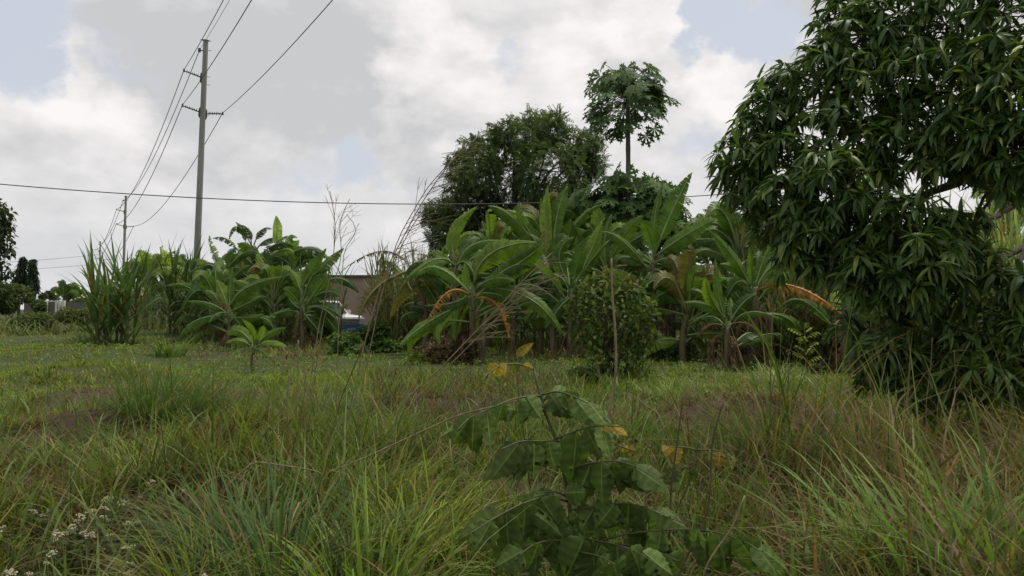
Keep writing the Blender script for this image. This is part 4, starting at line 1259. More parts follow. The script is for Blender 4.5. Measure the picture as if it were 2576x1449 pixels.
g = P(275, 775, 72)
root = thing('house', 'small low house with a brown roof behind the tall reed', 'house', (g[0], 72, 0))
house_box(root, -2.2, 4.2, 0, 6, 2.6, M_CREAM)
hip(root, -2.7, 4.7, -0.5, 6.5, 2.603, P(0, 722, 72)[2], 2.4, M_STONE, 0)

xl = P(60, 775, 63)[0]; xr = P(300, 775, 63)[0]; hw = P(0, 757, 63)[2]
root = thing('boundary_wall', 'far grey block wall with white coping and white posts', 'wall', (xl, 63, 0))
mb = MB(); mb.box((0, 0, -0.2), (xr - xl, 0.2, hw - 0.08)); link('wall', mb.mesh('wall', [M_GREYW], False), root)
mb = MB(); mb.box((-0.05, -0.05, hw - 0.077), (P(168, 0, 63)[0] - xl, 0.25, hw)); link('coping', mb.mesh('coping', [M_WHITE], False), root)
for px, wd in ((129, 9), (157, 5), (164, 5), (174, 6)):
    xx = P(px, 0, 63)[0] - xl; ww = dist_px(wd, 63) / 2
    mb = MB(); mb.box((xx - ww, -0.30, -0.1), (xx + ww, -0.055, hw + 0.04)); link('post', mb.mesh('post', [M_WHITE], False), root)

# ------------------------------------------------------------------ the parked pickup truck
g = P(872, 775, 43)
tr = thing('pickup_truck', 'white and blue pickup truck parked before the beige house, half hidden by leaves', 'truck', (g[0] - 1.55, 44.6, 0.03), math.radians(-46))
mb = MB()
mb.prism([(-2.6, 0.48), (-2.05, 0.46), (-1.98, 0.80), (-1.45, 0.92), (-1.02, 0.80), (-0.95, 0.44), (1.05, 0.44), (1.12, 0.80), (1.55, 0.92), (2.02, 0.80), (2.1, 0.46), (2.5, 0.5), (2.56, 0.9), (2.5, 0.98), (-2.6, 0.98)], -0.9, 0.9)
link('lower_body', mb.mesh('lower_body', [M_CARB], False), tr)
mb = MB()
mb.prism([(0.95, 0.983), (2.5, 0.983), (2.46, 1.16), (2.25, 1.25), (1.05, 1.34)], -0.88, 0.88); link('bonnet', mb.mesh('bonnet', [M_CARW], False), tr)
mb = MB()
mb.prism([(-0.95, 0.983), (0.945, 0.983), (1.1, 1.34), (0.25, 2.02), (-0.05, 2.08), (-0.75, 2.06), (-0.95, 1.95)], -0.84, 0.84); link('cab', mb.mesh('cab', [M_CARW], False), tr)
mb = MB(); V_ = [(1.08, -0.74, 1.37), (1.08, 0.74, 1.37), (0.34, 0.66, 1.965), (0.34, -0.66, 1.965)]
mb.add([np.array(q) + np.array([0.018, 0, 0.02]) for q in V_], [(0, 1, 2, 3)]); link('windscreen', mb.mesh('windscreen', [M_GLASS], False), tr)
for sg in (-1, 1):
    mb = MB(); mb.prism([(-0.75, 1.40), (0.85, 1.40), (0.22, 1.93), (-0.70, 1.93)], sg * 0.845, sg * 0.852); link('side_window', mb.mesh('side_window', [M_GLASS], False), tr)
    mb = MB(); mb.box((2.40, sg * 0.86 - 0.0 if sg < 0 else 0.56, 0.80), (2.60, -0.56 if sg < 0 else 0.86, 1.08)); link('headlight', mb.mesh('headlight', [M_CHROME], False), tr)
    mb = MB(); mb.box((0.78, 0.9 if sg > 0 else -1.12, 1.36), (0.90, 1.12 if sg > 0 else -0.9, 1.58)); link('side_mirror', mb.mesh('side_mirror', [M_CARW], False), tr)
    for xx in (-1.5, 1.57):
        mb = MB(); mb.tube([(xx, sg * 0.66, 0.40), (xx, sg * 0.88, 0.40)], [0.40, 0.40], 18); w_ = link('wheel', mb.mesh('wheel', [M_BLACK], False), tr)
        mb = MB(); mb.tube([(xx, sg * 0.885, 0.40), (xx, sg * 0.90, 0.40)], [0.24, 0.20], 12); link('rim', mb.mesh('rim', [M_CHROME], False), w_)
mb = MB(); mb.box((2.45, -0.55, 0.76), (2.595, 0.55, 1.09)); gr = link('grille', mb.mesh('grille', [M_BLACK], False), tr)
for k in range(4):
    mb = MB(); mb.box((2.598, -0.52, 0.80 + 0.075 * k), (2.615, 0.52, 0.825 + 0.075 * k)); link('slat', mb.mesh('slat', [M_CHROME], False), gr)
mb = MB(); mb.box((2.42, -0.87, 1.093), (2.60, 0.87, 1.19)); link('grille_trim', mb.mesh('grille_trim', [M_CARW], False), tr)
mb = MB(); mb.box((2.5, -0.88, 0.42), (2.7, 0.88, 0.745)); link('bumper', mb.mesh('bumper', [M_CARB], False), tr)
mb = MB(); mb.box((2.703, -0.26, 0.50), (2.715, 0.26, 0.60)); link('number_plate', mb.mesh('number_plate', [M_GREYW], False), tr)
mb = MB(); mb.box((-2.58, -0.86, 0.983), (-1.0, 0.86, 1.30)); link('cargo_bed', mb.mesh('cargo_bed', [M_CARW], False), tr)

mb = MB()
nn = 14
for k in range(5):
    pass
g = P(850, 848, 36.5)
ring = []
V_, Q_ = [], []
for i in range(5):
    r_ = math.cos(i / 4 * math.pi / 2) * 0.55 + 0.01; z = math.sin(i / 4 * math.pi / 2) * 0.26
    for j in range(nn):
        a = j / nn * 6.283
        q = 1 + 0.15 * rs.randn()
        V_.append((r_ * math.cos(a) * q * 1.2, r_ * math.sin(a) * q * 0.7, z * (0.85 + 0.3 * rs.rand()) - 0.03))
for i in range(4):
    for j in range(nn):
        Q_.append((i * nn + j, i * nn + (j + 1) % nn, (i + 1) * nn + (j + 1) % nn, (i + 1) * nn + j))
o = link('sand_heap', make_mesh('sand_heap', V_, Q_, None, [M_STONE]), None, (g[0], 36.5, float(gz(g[0], 36.5))))
tag(o, 'small heap of pale sand in front of the parked truck', 'sand heap')


# ------------------------------------------------------------------ trees
def limb(mb, pts, r0, r1, sides=7, wob=0.0):
    pts = np.asarray(pts, float)
    n = len(pts)
    if wob:
        pts = pts + wob * rs.randn(n, 3) * np.linspace(0, 1, n)[:, None] * np.linspace(1, 0, n)[:, None] * 4
    mb.tube(pts, np.linspace(r0, r1, n), sides)


def lobe_points(lobes, per, shell=0.55):
    """points in a set of lumps; returns points, outward directions"""
    Ps, Os = [], []
    for c_, r_, wgt in lobes:
        n = int(per * wgt)
        d = rand_dirs(n)
        rad = shell + (1 - shell) * rs.rand(n) ** 0.7
        Ps.append(np.asarray(c_)[None] + d * rad[:, None] * np.asarray(r_)[None]); Os.append(d)
    return np.concatenate(Ps), np.concatenate(Os)


def leafy_tree(name, label, cat, base, lobes, per, temps, size, tint0, tint1, droop, mat, trunk_r, group=None, hub=None, twig_n=0, flat=0.0, top_tint=None):
    base = np.asarray(base, float)
    root = thing(name, label, cat, base, 0, group)
    cen = np.mean([c_ for c_, _, _ in lobes], 0)
    hub = cen * np.array([1, 1, 0.75]) + base * np.array([0, 0, 0.25]) if hub is None else np.asarray(hub)
    hub = np.array([hub[0], hub[1], max(hub[2], base[2] + 0.3)])
    mb = MB()
    limb(mb, bez(base - base + np.array([0, 0, -0.2]), (hub - base) * 0.5 + 0.08 * rs.randn(3), hub - base, 7), trunk_r, trunk_r * 0.6)
    link('trunk', mb.mesh('trunk', [M_BARK]), root)
    mb = MB()
    for c_, r_, wgt in lobes:
        s0 = rs.uniform(0.5, 1.0)
        st = (hub - base) * s0
        limb(mb, bez(st, (st + np.asarray(c_) - base) / 2 + 0.1 * np.linalg.norm(np.asarray(c_) - hub) * rs.randn(3), np.asarray(c_) - base, 6), trunk_r * 0.4, trunk_r * 0.1, 5)
        for _ in range(twig_n):
            e = np.asarray(c_) - base + rand_dirs(1)[0] * np.asarray(r_) * 0.9
            limb(mb, bez(np.asarray(c_) - base, (np.asarray(c_) - base + e) / 2 + 0.05 * rs.randn(3), e, 4), trunk_r * 0.12, trunk_r * 0.03, 4)
    link('branches', mb.mesh('branches', [M_BARK]), root)
    pts, od = lobe_points(lobes, per)
    n = len(pts)
    d = od * 0.6 + rand_dirs(n) * 0.8 + np.array([0, 0, -droop])
    up = np.array([0, 0, 1.0]) + 0.7 * rand_dirs(n)
    tt = mixc(np.asarray(tint0), np.asarray(tint1), rs.rand(n) ** 1.3) * rs.uniform(0.75, 1.25, n)[:, None]
    if top_tint is not None:
        zt = (pts[:, 2] - pts[:, 2].min()) / (np.ptp(pts[:, 2]))
        sel = (zt > 0.84) & (rs.rand(n) < 0.22)
        tt[sel] = np.asarray(top_tint) * rs.uniform(0.7, 1.2, sel.sum())[:, None]
    pts[:, 2] = np.maximum(pts[:, 2], 0.03)
    me = scatter('foliage', temps, rs.randint(0, len(temps), n), frames(d, up, size * rs.uniform(0.7, 1.3, n)), pts - base, 1.25 * tt, [mat])
    o = link('foliage', me, root)
    o['kind'] = 'stuff'
    return root


# neem tree behind the bananas
YN = 44.0
nl_ = []
for px, py, r_, wt in [(1290, 470, 95, 3.0), (1380, 430, 100, 3.2), (1250, 560, 85, 2.2), (1420, 520, 95, 2.6), (1180, 520, 70, 1.6), (1210, 430, 62, 1.5), (1240, 350, 26, 0.35),
                       (1230, 385, 50, 0.9), (1330, 350, 55, 1.3), (1385, 325, 42, 0.9), (1360, 305, 22, 0.3), (1440, 370, 52, 1.1), (1475, 365, 34, 0.6), (1470, 420, 45, 0.9), (1500, 410, 28, 0.4),
                       (1290, 340, 45, 0.8), (1165, 430, 42, 0.7), (1150, 480, 36, 0.5), (1110, 535, 34, 0.8), (1085, 545, 22, 0.4), (1135, 580, 45, 1.1), (1105, 598, 30, 0.6), (1150, 625, 40, 0.8), (1160, 540, 50, 1.0), (1200, 610, 60, 1.0),
                       (1320, 600, 80, 1.6), (1420, 600, 70, 1.3), (1150, 400, 24, 0.25), (1180, 370, 26, 0.3), (1260, 330, 24, 0.25), (1400, 300, 22, 0.25), (1340, 300, 20, 0.2), (1500, 350, 20, 0.2)]:
    q = dist_px(r_, YN) * 0.92
    nl_.append((P(px, py, YN + rs.uniform(-1.5, 1.5)), np.array([q, q, q * 0.9]), wt))
neem_t = [compound_template(7, 0.13, 0.30, 0.25), compound_template(6, 0.14, 0.34, 0.45)]
NEEM_A, NEEM_B = np.array([0.050, 0.084, 0.034]), np.array([0.096, 0.132, 0.044])
leafy_tree('neem_tree', 'big dark feathery tree behind the banana plants', 'tree', (P(1290, 775, YN)[0], YN, 0), nl_, 300, neem_t, 0.48, NEEM_A, NEEM_B, 0.15, M_FINE, 0.32, None, P(1290, 610, YN), 5, top_tint=(0.10, 0.115, 0.045))


# papaya trees
def papaya_template():
    """hand shaped leaf: seven lobes with pointed side teeth, stalk base at the origin"""
    V, T = [], []
    for k in range(7):
        a = math.radians(-125 + 250 * k / 6)
        Ln = 0.52 * (1 - 0.28 * abs(k - 3) / 3)
        d = np.array([math.sin(a), math.cos(a), 0]); s_ = np.array([d[1], -d[0], 0])
        dz = lambda q: np.array([0, 0, -0.55 * q * q])
        i = len(V)
        pts = [d * 0.0, d * Ln * 0.35 + s_ * 0.05, d * Ln * 0.48 + s_ * 0.045, d * Ln * 0.64 + s_ * 0.15, d * Ln * 0.68 + s_ * 0.04, d * Ln * 0.86 + s_ * 0.085, d * Ln * 0.86 + s_ * 0.02, d * Ln * 1.08,
               d * Ln * 0.86 - s_ * 0.02, d * Ln * 0.86 - s_ * 0.085, d * Ln * 0.68 - s_ * 0.04, d * Ln * 0.64 - s_ * 0.15, d * Ln * 0.48 - s_ * 0.045, d * Ln * 0.35 - s_ * 0.05]
        V += [p_ + dz(np.linalg.norm(p_)) for p_ in pts]
        T += [(i, i + 1, i + 13), (i + 1, i + 2, i + 13), (i + 2, i + 12, i + 13), (i + 2, i + 3, i + 4), (i + 2, i + 4, i + 12), (i + 4, i + 10, i + 12), (i + 10, i + 11, i + 12),
              (i + 4, i + 5, i + 6), (i + 4, i + 6, i + 10), (i + 6, i + 8, i + 10), (i + 8, i + 9, i + 10), (i + 6, i + 7, i + 8)]
    return np.array(V), np.array(T)


PV, PT = papaya_template()


def papaya(px, Yd, pz_top, spread_px, nleaf, label, lows, tints, trunk_r, pleaf, lean=0.0):
    base = np.array([P(px, 775, Yd)[0], Yd, 0.0])
    top = P(px + lean, pz_top, Yd)
    root = thing('papaya_tree', label, 'papaya tree', base, 0, 'papaya trees')
    mb = MB()
    n = 26
    pts = bez([0, 0, -0.2], (top - base) * 0.5 + np.array([0.05, 0, 0]), top - base, n)
    rr = np.linspace(trunk_r, trunk_r * 0.7, n) * (1 + 0.10 * (np.arange(n) % 2))
    mb.tube(pts, rr, 9); link('trunk', mb.mesh('trunk', [M_PBARK]), root)
    R = dist_px(spread_px, Yd)
    meshes = []
    for c_ in tints:
        meshes.append(make_mesh('leaf', PV, None, PT, [M_FINE], np.asarray(c_), None, False))
    for i in range(nleaf):
        a = i * 2.39996 + 0.3 * rs.randn()
        el = math.radians(rs.uniform(lows, 40)) if i > nleaf * 0.22 else math.radians(rs.uniform(35, 80))
        Lp = R * rs.uniform(0.62, 1.0) * (0.72 if el > 1.0 else 1.0)
        d = np.array([math.cos(a) * math.cos(el), math.sin(a) * math.cos(el), math.sin(el)])
        st = top - base + np.array([0, 0, -rs.uniform(0, 0.7)])
        e = st + d * Lp + np.array([0, 0, -0.25 * Lp * math.cos(el)])
        mb = MB(); pts = bez(st, st + d * Lp * 0.55, e, 5)
        mb.tube(pts, [0.02, 0.018, 0.016, 0.014, 0.012], 4, (0.10, 0.13, 0.06))
        stalk = link('leaf_stalk', mb.mesh('leaf_stalk', [M_RIB]), root)
        o = link('leaf', meshes[rs.randint(len(meshes))], stalk, e)
        dirn = nrm(np.array([d[0], d[1], -0.55 + 0.35 * rs.randn()]))
        Mx = frames(dirn[None], np.array([[0.25 * rs.randn(), 0.25 * rs.randn(), 1.0]]), np.array([pleaf * rs.uniform(0.8, 1.2)]))[0]
        o.matrix_local = Matrix.Translation(Vector(e)) @ Matrix(Mx.tolist()).to_4x4()
    return root


PD = [np.array([0.070, 0.122, 0.044]), np.array([0.085, 0.138, 0.050]), np.array([0.052, 0.096, 0.040])]
papaya(1578, 34, 218, 108, 104, 'tall papaya tree with a bare trunk, its crown high against the sky', -48, PD , 0.125, 1.15)
PG = [np.array([0.075, 0.138, 0.042]), np.array([0.092, 0.158, 0.046]), np.array([0.056, 0.105, 0.038])]
papaya(1560, 33, 470, 85, 70, 'low papaya tree with a dense crown under the tall one', -35, PG, 0.11, 1.2)
papaya(1640, 32.5, 480, 70, 60, 'low papaya tree leaning out right under the tall one', -45, PG, 0.14, 1.15, 10)
papaya(1500, 33.5, 500, 60, 34, 'low papaya tree at the left, in front of the dark feathery tree', -35, PG, 0.13, 1.1, -10)
papaya(1690, 32, 560, 50, 30, 'small papaya tree right of the others behind the pointed leaf', -45, PG, 0.12, 1.1, 5)

# round leafy bush in the clearing
YB = 18.3
bl = []
for px, py, r_, wt in [(1535, 780, 75, 2.2), (1490, 820, 60, 1.5), (1590, 820, 62, 1.6), (1540, 860, 75, 1.8), (1490, 745, 45, 1.0), (1545, 725, 42, 1.0), (1595, 760, 48, 1.0), (1460, 790, 34, 0.5), (1620, 840, 32, 0.5),
                       (1500, 712, 22, 0.3), (1580, 725, 26, 0.4), (1545, 910, 50, 0.8), (1500, 890, 36, 0.5), (1600, 890, 36, 0.5), (1610, 930, 32, 0.35), (1545, 945, 36, 0.4), (1440, 775, 18, 0.2), (1635, 800, 20, 0.25), (1475, 705, 14, 0.12), (1530, 690, 16, 0.15), (1610, 715, 16, 0.15), (1648, 850, 16, 0.15), (1425, 830, 16, 0.15), (1640, 770, 14, 0.12), (1450, 750, 14, 0.12)]:
    q = dist_px(r_, YB)
    bl.append((P(px, py, YB + rs.uniform(-0.35, 0.35)), np.array([q, q, q]), wt))
bush_t = [leaf_template(0.46, 0.15, 0.25, 3, 0.5), leaf_template(0.42, 0.35, 0.3, 3, 0.55)]
leafy_tree('guava_bush', 'round leafy bush with reddish young tips in the clearing', 'bush', (P(1540, 775, YB)[0], YB, 0), bl, 150, bush_t, 0.165, (0.044, 0.078, 0.022), (0.105, 0.138, 0.032), 0.05, M_FINE, 0.05, None, P(1540, 860, YB), 7, top_tint=(0.19, 0.11, 0.045))

# far left trees and bushes
YL = 52.0
bl = []
for px, py, r_, wt in [(-15, 560, 34, 1.0), (10, 545, 22, 0.6), (0, 520, 16, 0.4), (5, 600, 26, 0.7), (22, 630, 14, 0.3), (-20, 650, 30, 0.8), (5, 680, 24, 0.5), (20, 570, 14, 0.3), (-40, 600, 45, 1.0), (0, 705, 22, 0.4)]:
    q = dist_px(r_, YL); bl.append((P(px, py, YL), np.array([q, q, q]), wt))
big_t = [leaf_template(0.42, 0.4, 0.3, 3, 0.5)]
leafy_tree('almond_tree', 'dark leafy tree cut by the left picture edge', 'tree', (P(-20, 775, YL)[0], YL, 0), bl, 220, big_t, 0.34, (0.028, 0.045, 0.020), (0.05, 0.06, 0.026), 0.6, M_FINE, 0.25, None, P(-20, 600, YL), 4, top_tint=(0.07, 0.055, 0.03))
for k, (px, pt, pb, wpx, lab) in enumerate([(48, 648, 715, 13, 'left of two narrow column shaped trees at the far left'), (82, 655, 725, 13, 'right of two narrow column shaped trees at the far left')]):
    bl = []
    for s in np.linspace(0, 1, 9):
        q = dist_px(wpx * (0.35 + 0.65 * s), 70); c_ = P(px + (10 * (1 - s) if k == 0 else 0) + rs.uniform(-2, 2), pt + (pb - pt) * s, 70)
        bl.append((c_, np.array([q, q, q * 1.1]), 0.5 + s))
    leafy_tree('mast_tree', lab, 'tree', (P(px, 775, 70)[0], 70, 0), bl, 130, [leaf_template(0.24, 0.5, 0.3, 3, 0.45)], 0.5, (0.020, 0.040, 0.022), (0.036, 0.058, 0.028), 1.3, M_FINE, 0.15, 'two narrow column trees')


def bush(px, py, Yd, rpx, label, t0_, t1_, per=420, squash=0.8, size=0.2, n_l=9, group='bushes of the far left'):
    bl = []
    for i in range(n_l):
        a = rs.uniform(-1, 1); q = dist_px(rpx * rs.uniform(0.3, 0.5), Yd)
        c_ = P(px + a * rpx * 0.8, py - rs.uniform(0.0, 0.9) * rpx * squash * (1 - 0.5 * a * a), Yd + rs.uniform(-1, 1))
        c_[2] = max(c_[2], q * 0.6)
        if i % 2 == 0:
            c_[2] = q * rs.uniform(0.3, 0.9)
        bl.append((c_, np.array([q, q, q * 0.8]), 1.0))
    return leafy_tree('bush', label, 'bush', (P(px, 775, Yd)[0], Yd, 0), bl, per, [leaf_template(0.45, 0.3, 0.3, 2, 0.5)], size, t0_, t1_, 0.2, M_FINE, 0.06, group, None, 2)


bush(30, 775, 50, 62, 'big olive bush below the column shaped trees', (0.045, 0.068, 0.025), (0.075, 0.095, 0.032), 800, 1.0, 0.20, 16)
bush(-20, 770, 47, 60, 'dark bush at the left picture edge under the leafy tree', (0.038, 0.060, 0.022), (0.062, 0.085, 0.030), 700, 0.9, 0.2, 14)
bush(84, 778, 56, 27, 'green bush left of the boundary wall', (0.040, 0.066, 0.024), (0.070, 0.095, 0.032), 600, 1.0, 0.2, 12)
bush(120, 760, 68, 18, 'small tree top above the boundary wall', (0.040, 0.055, 0.028), (0.060, 0.078, 0.035), 200, 1.4, 0.28, 6)
bush(205, 770, 74, 14, 'small bush top beyond the right end of the boundary wall', (0.045, 0.060, 0.030), (0.06, 0.078, 0.035), 200, 1.0, 0.3, 6)
bush(100, 806, 45, 60, 'low weedy bank in front of the boundary wall', (0.055, 0.075, 0.028), (0.09, 0.105, 0.035), 500, 0.08, 0.16, 14)
bush(190, 800, 43, 50, 'low weedy bank left of the tall reed', (0.06, 0.08, 0.03), (0.095, 0.105, 0.036), 500, 0.22, 0.16, 12)
bush(955, 850, 31, 46, 'low broad leaved bush right of the parked truck', (0.040, 0.080, 0.022), (0.08, 0.135, 0.035), 420, 0.55, 0.22, 12, 'low bushes along the banana plants')
bush(870, 862, 29, 40, 'low weeds in front of the sand heap', (0.055, 0.095, 0.026), (0.09, 0.14, 0.035), 300, 0.35, 0.18, 9, 'low bushes along the banana plants')
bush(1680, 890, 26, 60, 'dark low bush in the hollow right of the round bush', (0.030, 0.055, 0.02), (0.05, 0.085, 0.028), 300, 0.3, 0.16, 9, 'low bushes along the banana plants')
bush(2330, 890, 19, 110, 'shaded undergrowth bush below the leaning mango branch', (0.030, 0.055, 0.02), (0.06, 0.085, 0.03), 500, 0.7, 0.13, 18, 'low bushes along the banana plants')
bush(2080, 870, 21, 45, 'brownish bush right of the sapling', (0.06, 0.06, 0.03), (0.085, 0.085, 0.035), 360, 0.7, 0.13, 9, 'low bushes along the banana plants')
bush(1120, 885, 25, 70, 'dry brown undergrowth at the feet of the front banana plants', (0.07, 0.05, 0.032), (0.10, 0.075, 0.04), 320, 0.35, 0.16, 12, 'low bushes along the banana plants')
bush(1500, 950, 17.8, 60, 'low dark weeds at the foot of the round bush', (0.032, 0.056, 0.02), (0.06, 0.085, 0.026), 260, 0.3, 0.12, 9, 'low bushes along the banana plants')
bush(140, 890, 26, 22, 'lime green weed patch in the short grass', (0.12, 0.17, 0.02), (0.16, 0.20, 0.03), 160, 0.4, 0.16, 6, 'low bushes along the banana plants')
bush(1050, 905, 24, 22, 'yellow green weed patch before the dry undergrowth', (0.10, 0.15, 0.02), (0.15, 0.20, 0.03), 140, 0.5, 0.13, 6, 'low bushes along the banana plants')

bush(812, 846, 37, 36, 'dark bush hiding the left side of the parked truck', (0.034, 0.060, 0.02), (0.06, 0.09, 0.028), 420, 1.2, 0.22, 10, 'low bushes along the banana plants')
# yellow green sapling
YS = 20.0
g = P(2030, 950, YS)
root = thing('sapling', 'slim sapling with bright yellow green leaves left of the mango tree', 'sapling', (g[0], YS, 0))
mb = MB(); q0 = P(2032, 955, YS); q1 = P(2024, 830, YS)
b0 = np.array([g[0], YS, 0.0])
mb.tube([(0, 0, -0.05), q0 - b0, (q0 + q1) / 2 - b0, q1 - b0], [0.022, 0.02, 0.015, 0.008], 6); link('trunk', mb.mesh('trunk', [M_STALKD]), root)
lt = leaf_template(0.42, 0.3, 0.2, 3, 0.5)
for i in range(12):
    s = i / 11
    st = q0 + (q1 - q0) * (0.35 + 0.65 * s) - b0
    a = i * 2.4; d = nrm(np.array([math.cos(a), 0.6 * math.sin(a), 0.5]))
    e = st + d * rs.uniform(0.22, 0.42)
    mb = MB(); mb.tube([st, (st + e) / 2 + np.array([0, 0, 0.03]), e], [0.008, 0.006, 0.004], 4, (0.12, 0.14, 0.03)); sp = link('spray', mb.mesh('spray', [M_RIB]), root)
    n = 9
    ps = st + (e - st) * np.linspace(0.25, 1, n)[:, None]
    dd = np.array([nrm(d * 0.4 + np.cross(d, [0, 0, 1]) * (1 if k % 2 else -1) + np.array([0, 0, -0.3])) for k in range(n)])
    me = scatter('leaflets', [lt], np.zeros(n, int), frames(dd, np.tile([0, -0.3, 1.0], (n, 1)), rs.uniform(0.10, 0.15, n)), ps, np.array([0.15, 0.20, 0.022])[None] * rs.uniform(0.8, 1.2, n)[:, None], [M_FINE])
    o = link('leaflets', me, sp); o['kind'] = 'stuff'


# ------------------------------------------------------------------ mango tree at the right
YM = 9.5
mroot_xy = P(2790, 775, 10.2)
mbase = np.array([mroot_xy[0], 10.2, 0.0])
mango = thing('mango_tree', 'large dark mango tree overhanging the right side', 'tree', mbase)
lob = []
for px, py, Yd, r_, wt in [
        (2110, 30, 9.6, 70, 0.7), (2170, 90, 9.2, 95, 1.1), (2080, 130, 9.6, 70, 0.7), (2260, 40, 9.0, 100, 1.2), (2380, 60, 8.6, 110, 1.3), (2500, 40, 8.2, 120, 1.3), (2560, 140, 8.0, 120, 1.2),
        (2050, 210, 9.3, 100, 1.1), (1960, 220, 9.7, 70, 0.7), (1935, 290, 9.6, 80, 0.8), (2140, 220, 8.9, 110, 1.3), (2270, 180, 8.6, 110, 1.3), (2400, 200, 8.2, 120, 1.4), (2520, 260, 7.9, 120, 1.3),
        (1900, 340, 9.5, 75, 0.8), (1850, 385, 9.7, 60, 0.55), (1845, 430, 9.6, 50, 0.45), (1960, 400, 9.2, 95, 1.1), (2070, 350, 8.9, 110, 1.2), (2190, 330, 8.6, 80, 0.8), (2300, 290, 8.4, 90, 1.0), (2430, 330, 8.1, 110, 1.2),
        (2560, 380, 7.8, 100, 1.0), (1890, 470, 9.3, 80, 0.8), (1985, 500, 9.0, 95, 1.1), (2090, 470, 8.7, 105, 1.2), (2190, 440, 8.5, 75, 0.75), (2330, 400, 8.3, 70, 0.6), (2470, 420, 8.0, 70, 0.6),
        (1930, 550, 9.2, 70, 0.7), (2040, 580, 8.8, 95, 1.1), (2150, 560, 8.5, 105, 1.2), (2260, 540, 8.3, 85, 0.8), (2350, 570, 8.2, 80, 0.7), (2100, 650, 8.6, 85, 0.9), (2200, 650, 8.3, 95, 1.1), (2310, 650, 8.1, 95, 1.0),
        (2380, 640, 8.0, 70, 0.6), (2250, 715, 8.2, 70, 0.6), (2160, 700, 8.5, 55, 0.4), (2340, 720, 8.0, 60, 0.4), (2440, 560, 8.1, 55, 0.35), (2000, 640, 9.0, 60, 0.5),
        (2220, 880, 8.6, 75, 0.75), (2300, 900, 8.3, 90, 0.9), (2190, 930, 8.6, 60, 0.5), (2400, 880, 8.2, 80, 0.7), (2500, 880, 7.9, 100, 1.1), (2580, 850, 7.7, 80, 0.8), (2560, 940, 7.7, 70, 0.7), (2350, 960, 8.2, 80, 0.7),
        (2450, 950, 7.9, 80, 0.7), (2270, 970, 8.4, 60, 0.5), (2480, 780, 8.0, 60, 0.35), (2580, 760, 7.8, 60, 0.45), (2570, 440, 7.8, 60, 0.5), (2500, 340, 7.9, 90, 0.8), (2130, 815, 8.8, 45, 0.3), (2240, 800, 8.5, 55, 0.4), (2480, 655, 8.0, 55, 0.35), (2400, 740, 8.1, 60, 0.4), (2540, 690, 7.8, 45, 0.25), (2330, 800, 8.3, 50, 0.35)]:
    q = dist_px(r_, Yd)
    lob.append((P(px, py, Yd + rs.uniform(-0.25, 0.25)), np.array([q, q * 1.2, q]) * 0.92, wt))
hubm = mbase + np.array([0.05, 0, 2.2])
mb = MB(); limb(mb, bez([0, 0, -0.2], [0.03, 0, 1.1], [0.05, 0, 2.3], 8), 0.30, 0.22, 10); link('trunk', mb.mesh('trunk', [M_BARK]), mango)
mains = [[(2760, 560, 10), (2576, 505, 9.0), (2440, 452, 8.7), (2250, 400, 8.9)], [(2760, 560, 10), (2600, 350, 9.2), (2450, 200, 8.8), (2250, 100, 9.2)], [(2760, 590, 10), (2576, 618, 8.8), (2440, 690, 8.4), (2330, 780, 8.4), (2240, 850, 8.6)],
         [(2760, 560, 10), (2560, 420, 9.4), (2300, 330, 9.2), (2000, 300, 9.5)], [(2700, 700, 9.4), (2576, 700, 8.6), (2480, 760, 8.3), (2390, 840, 8.3), (2330, 900, 8.3)], [(2440, 690, 8.4), (2430, 760, 8.3), (2420, 850, 8.2)],
         [(2440, 452, 8.7), (2250, 520, 8.7), (2080, 560, 8.9)], [(2576, 505, 9.0), (2480, 560, 8.6), (2380, 640, 8.2)], [(2576, 618, 8.8), (2555, 760, 8.0), (2540, 880, 7.9)]]
ends_m = []
for k, mpts in enumerate(mains):
    pts = np.array([P(*q) for q in mpts]) - mbase
    if k in (0, 1, 2, 3):
        pts = np.concatenate([[np.array([0.04, 0, 1.9])], pts])
    t_ = np.linspace(0, 1, len(pts)); tt_ = np.linspace(0, 1, 16)
    sm = np.stack([np.interp(tt_, t_, pts[:, j]) for j in range(3)], -1)
    sm[1:-1] = (sm[:-2] + sm[1:-1] * 2 + sm[2:]) / 4
    sm = sm + 0.012 * rs.randn(16, 3)
    mb = MB(); limb(mb, sm, (0.13, 0.12, 0.055, 0.10, 0.03, 0.02, 0.05, 0.04, 0.025)[k], (0.03, 0.03, 0.015, 0.025, 0.012, 0.01, 0.015, 0.012, 0.01)[k], 8)
    link('branch', mb.mesh('branch', [M_BARK]), mango)
    ends_m.append(sm)
allb = np.concatenate(ends_m)
mb = MB()
LP, LD, LT = [], [], []
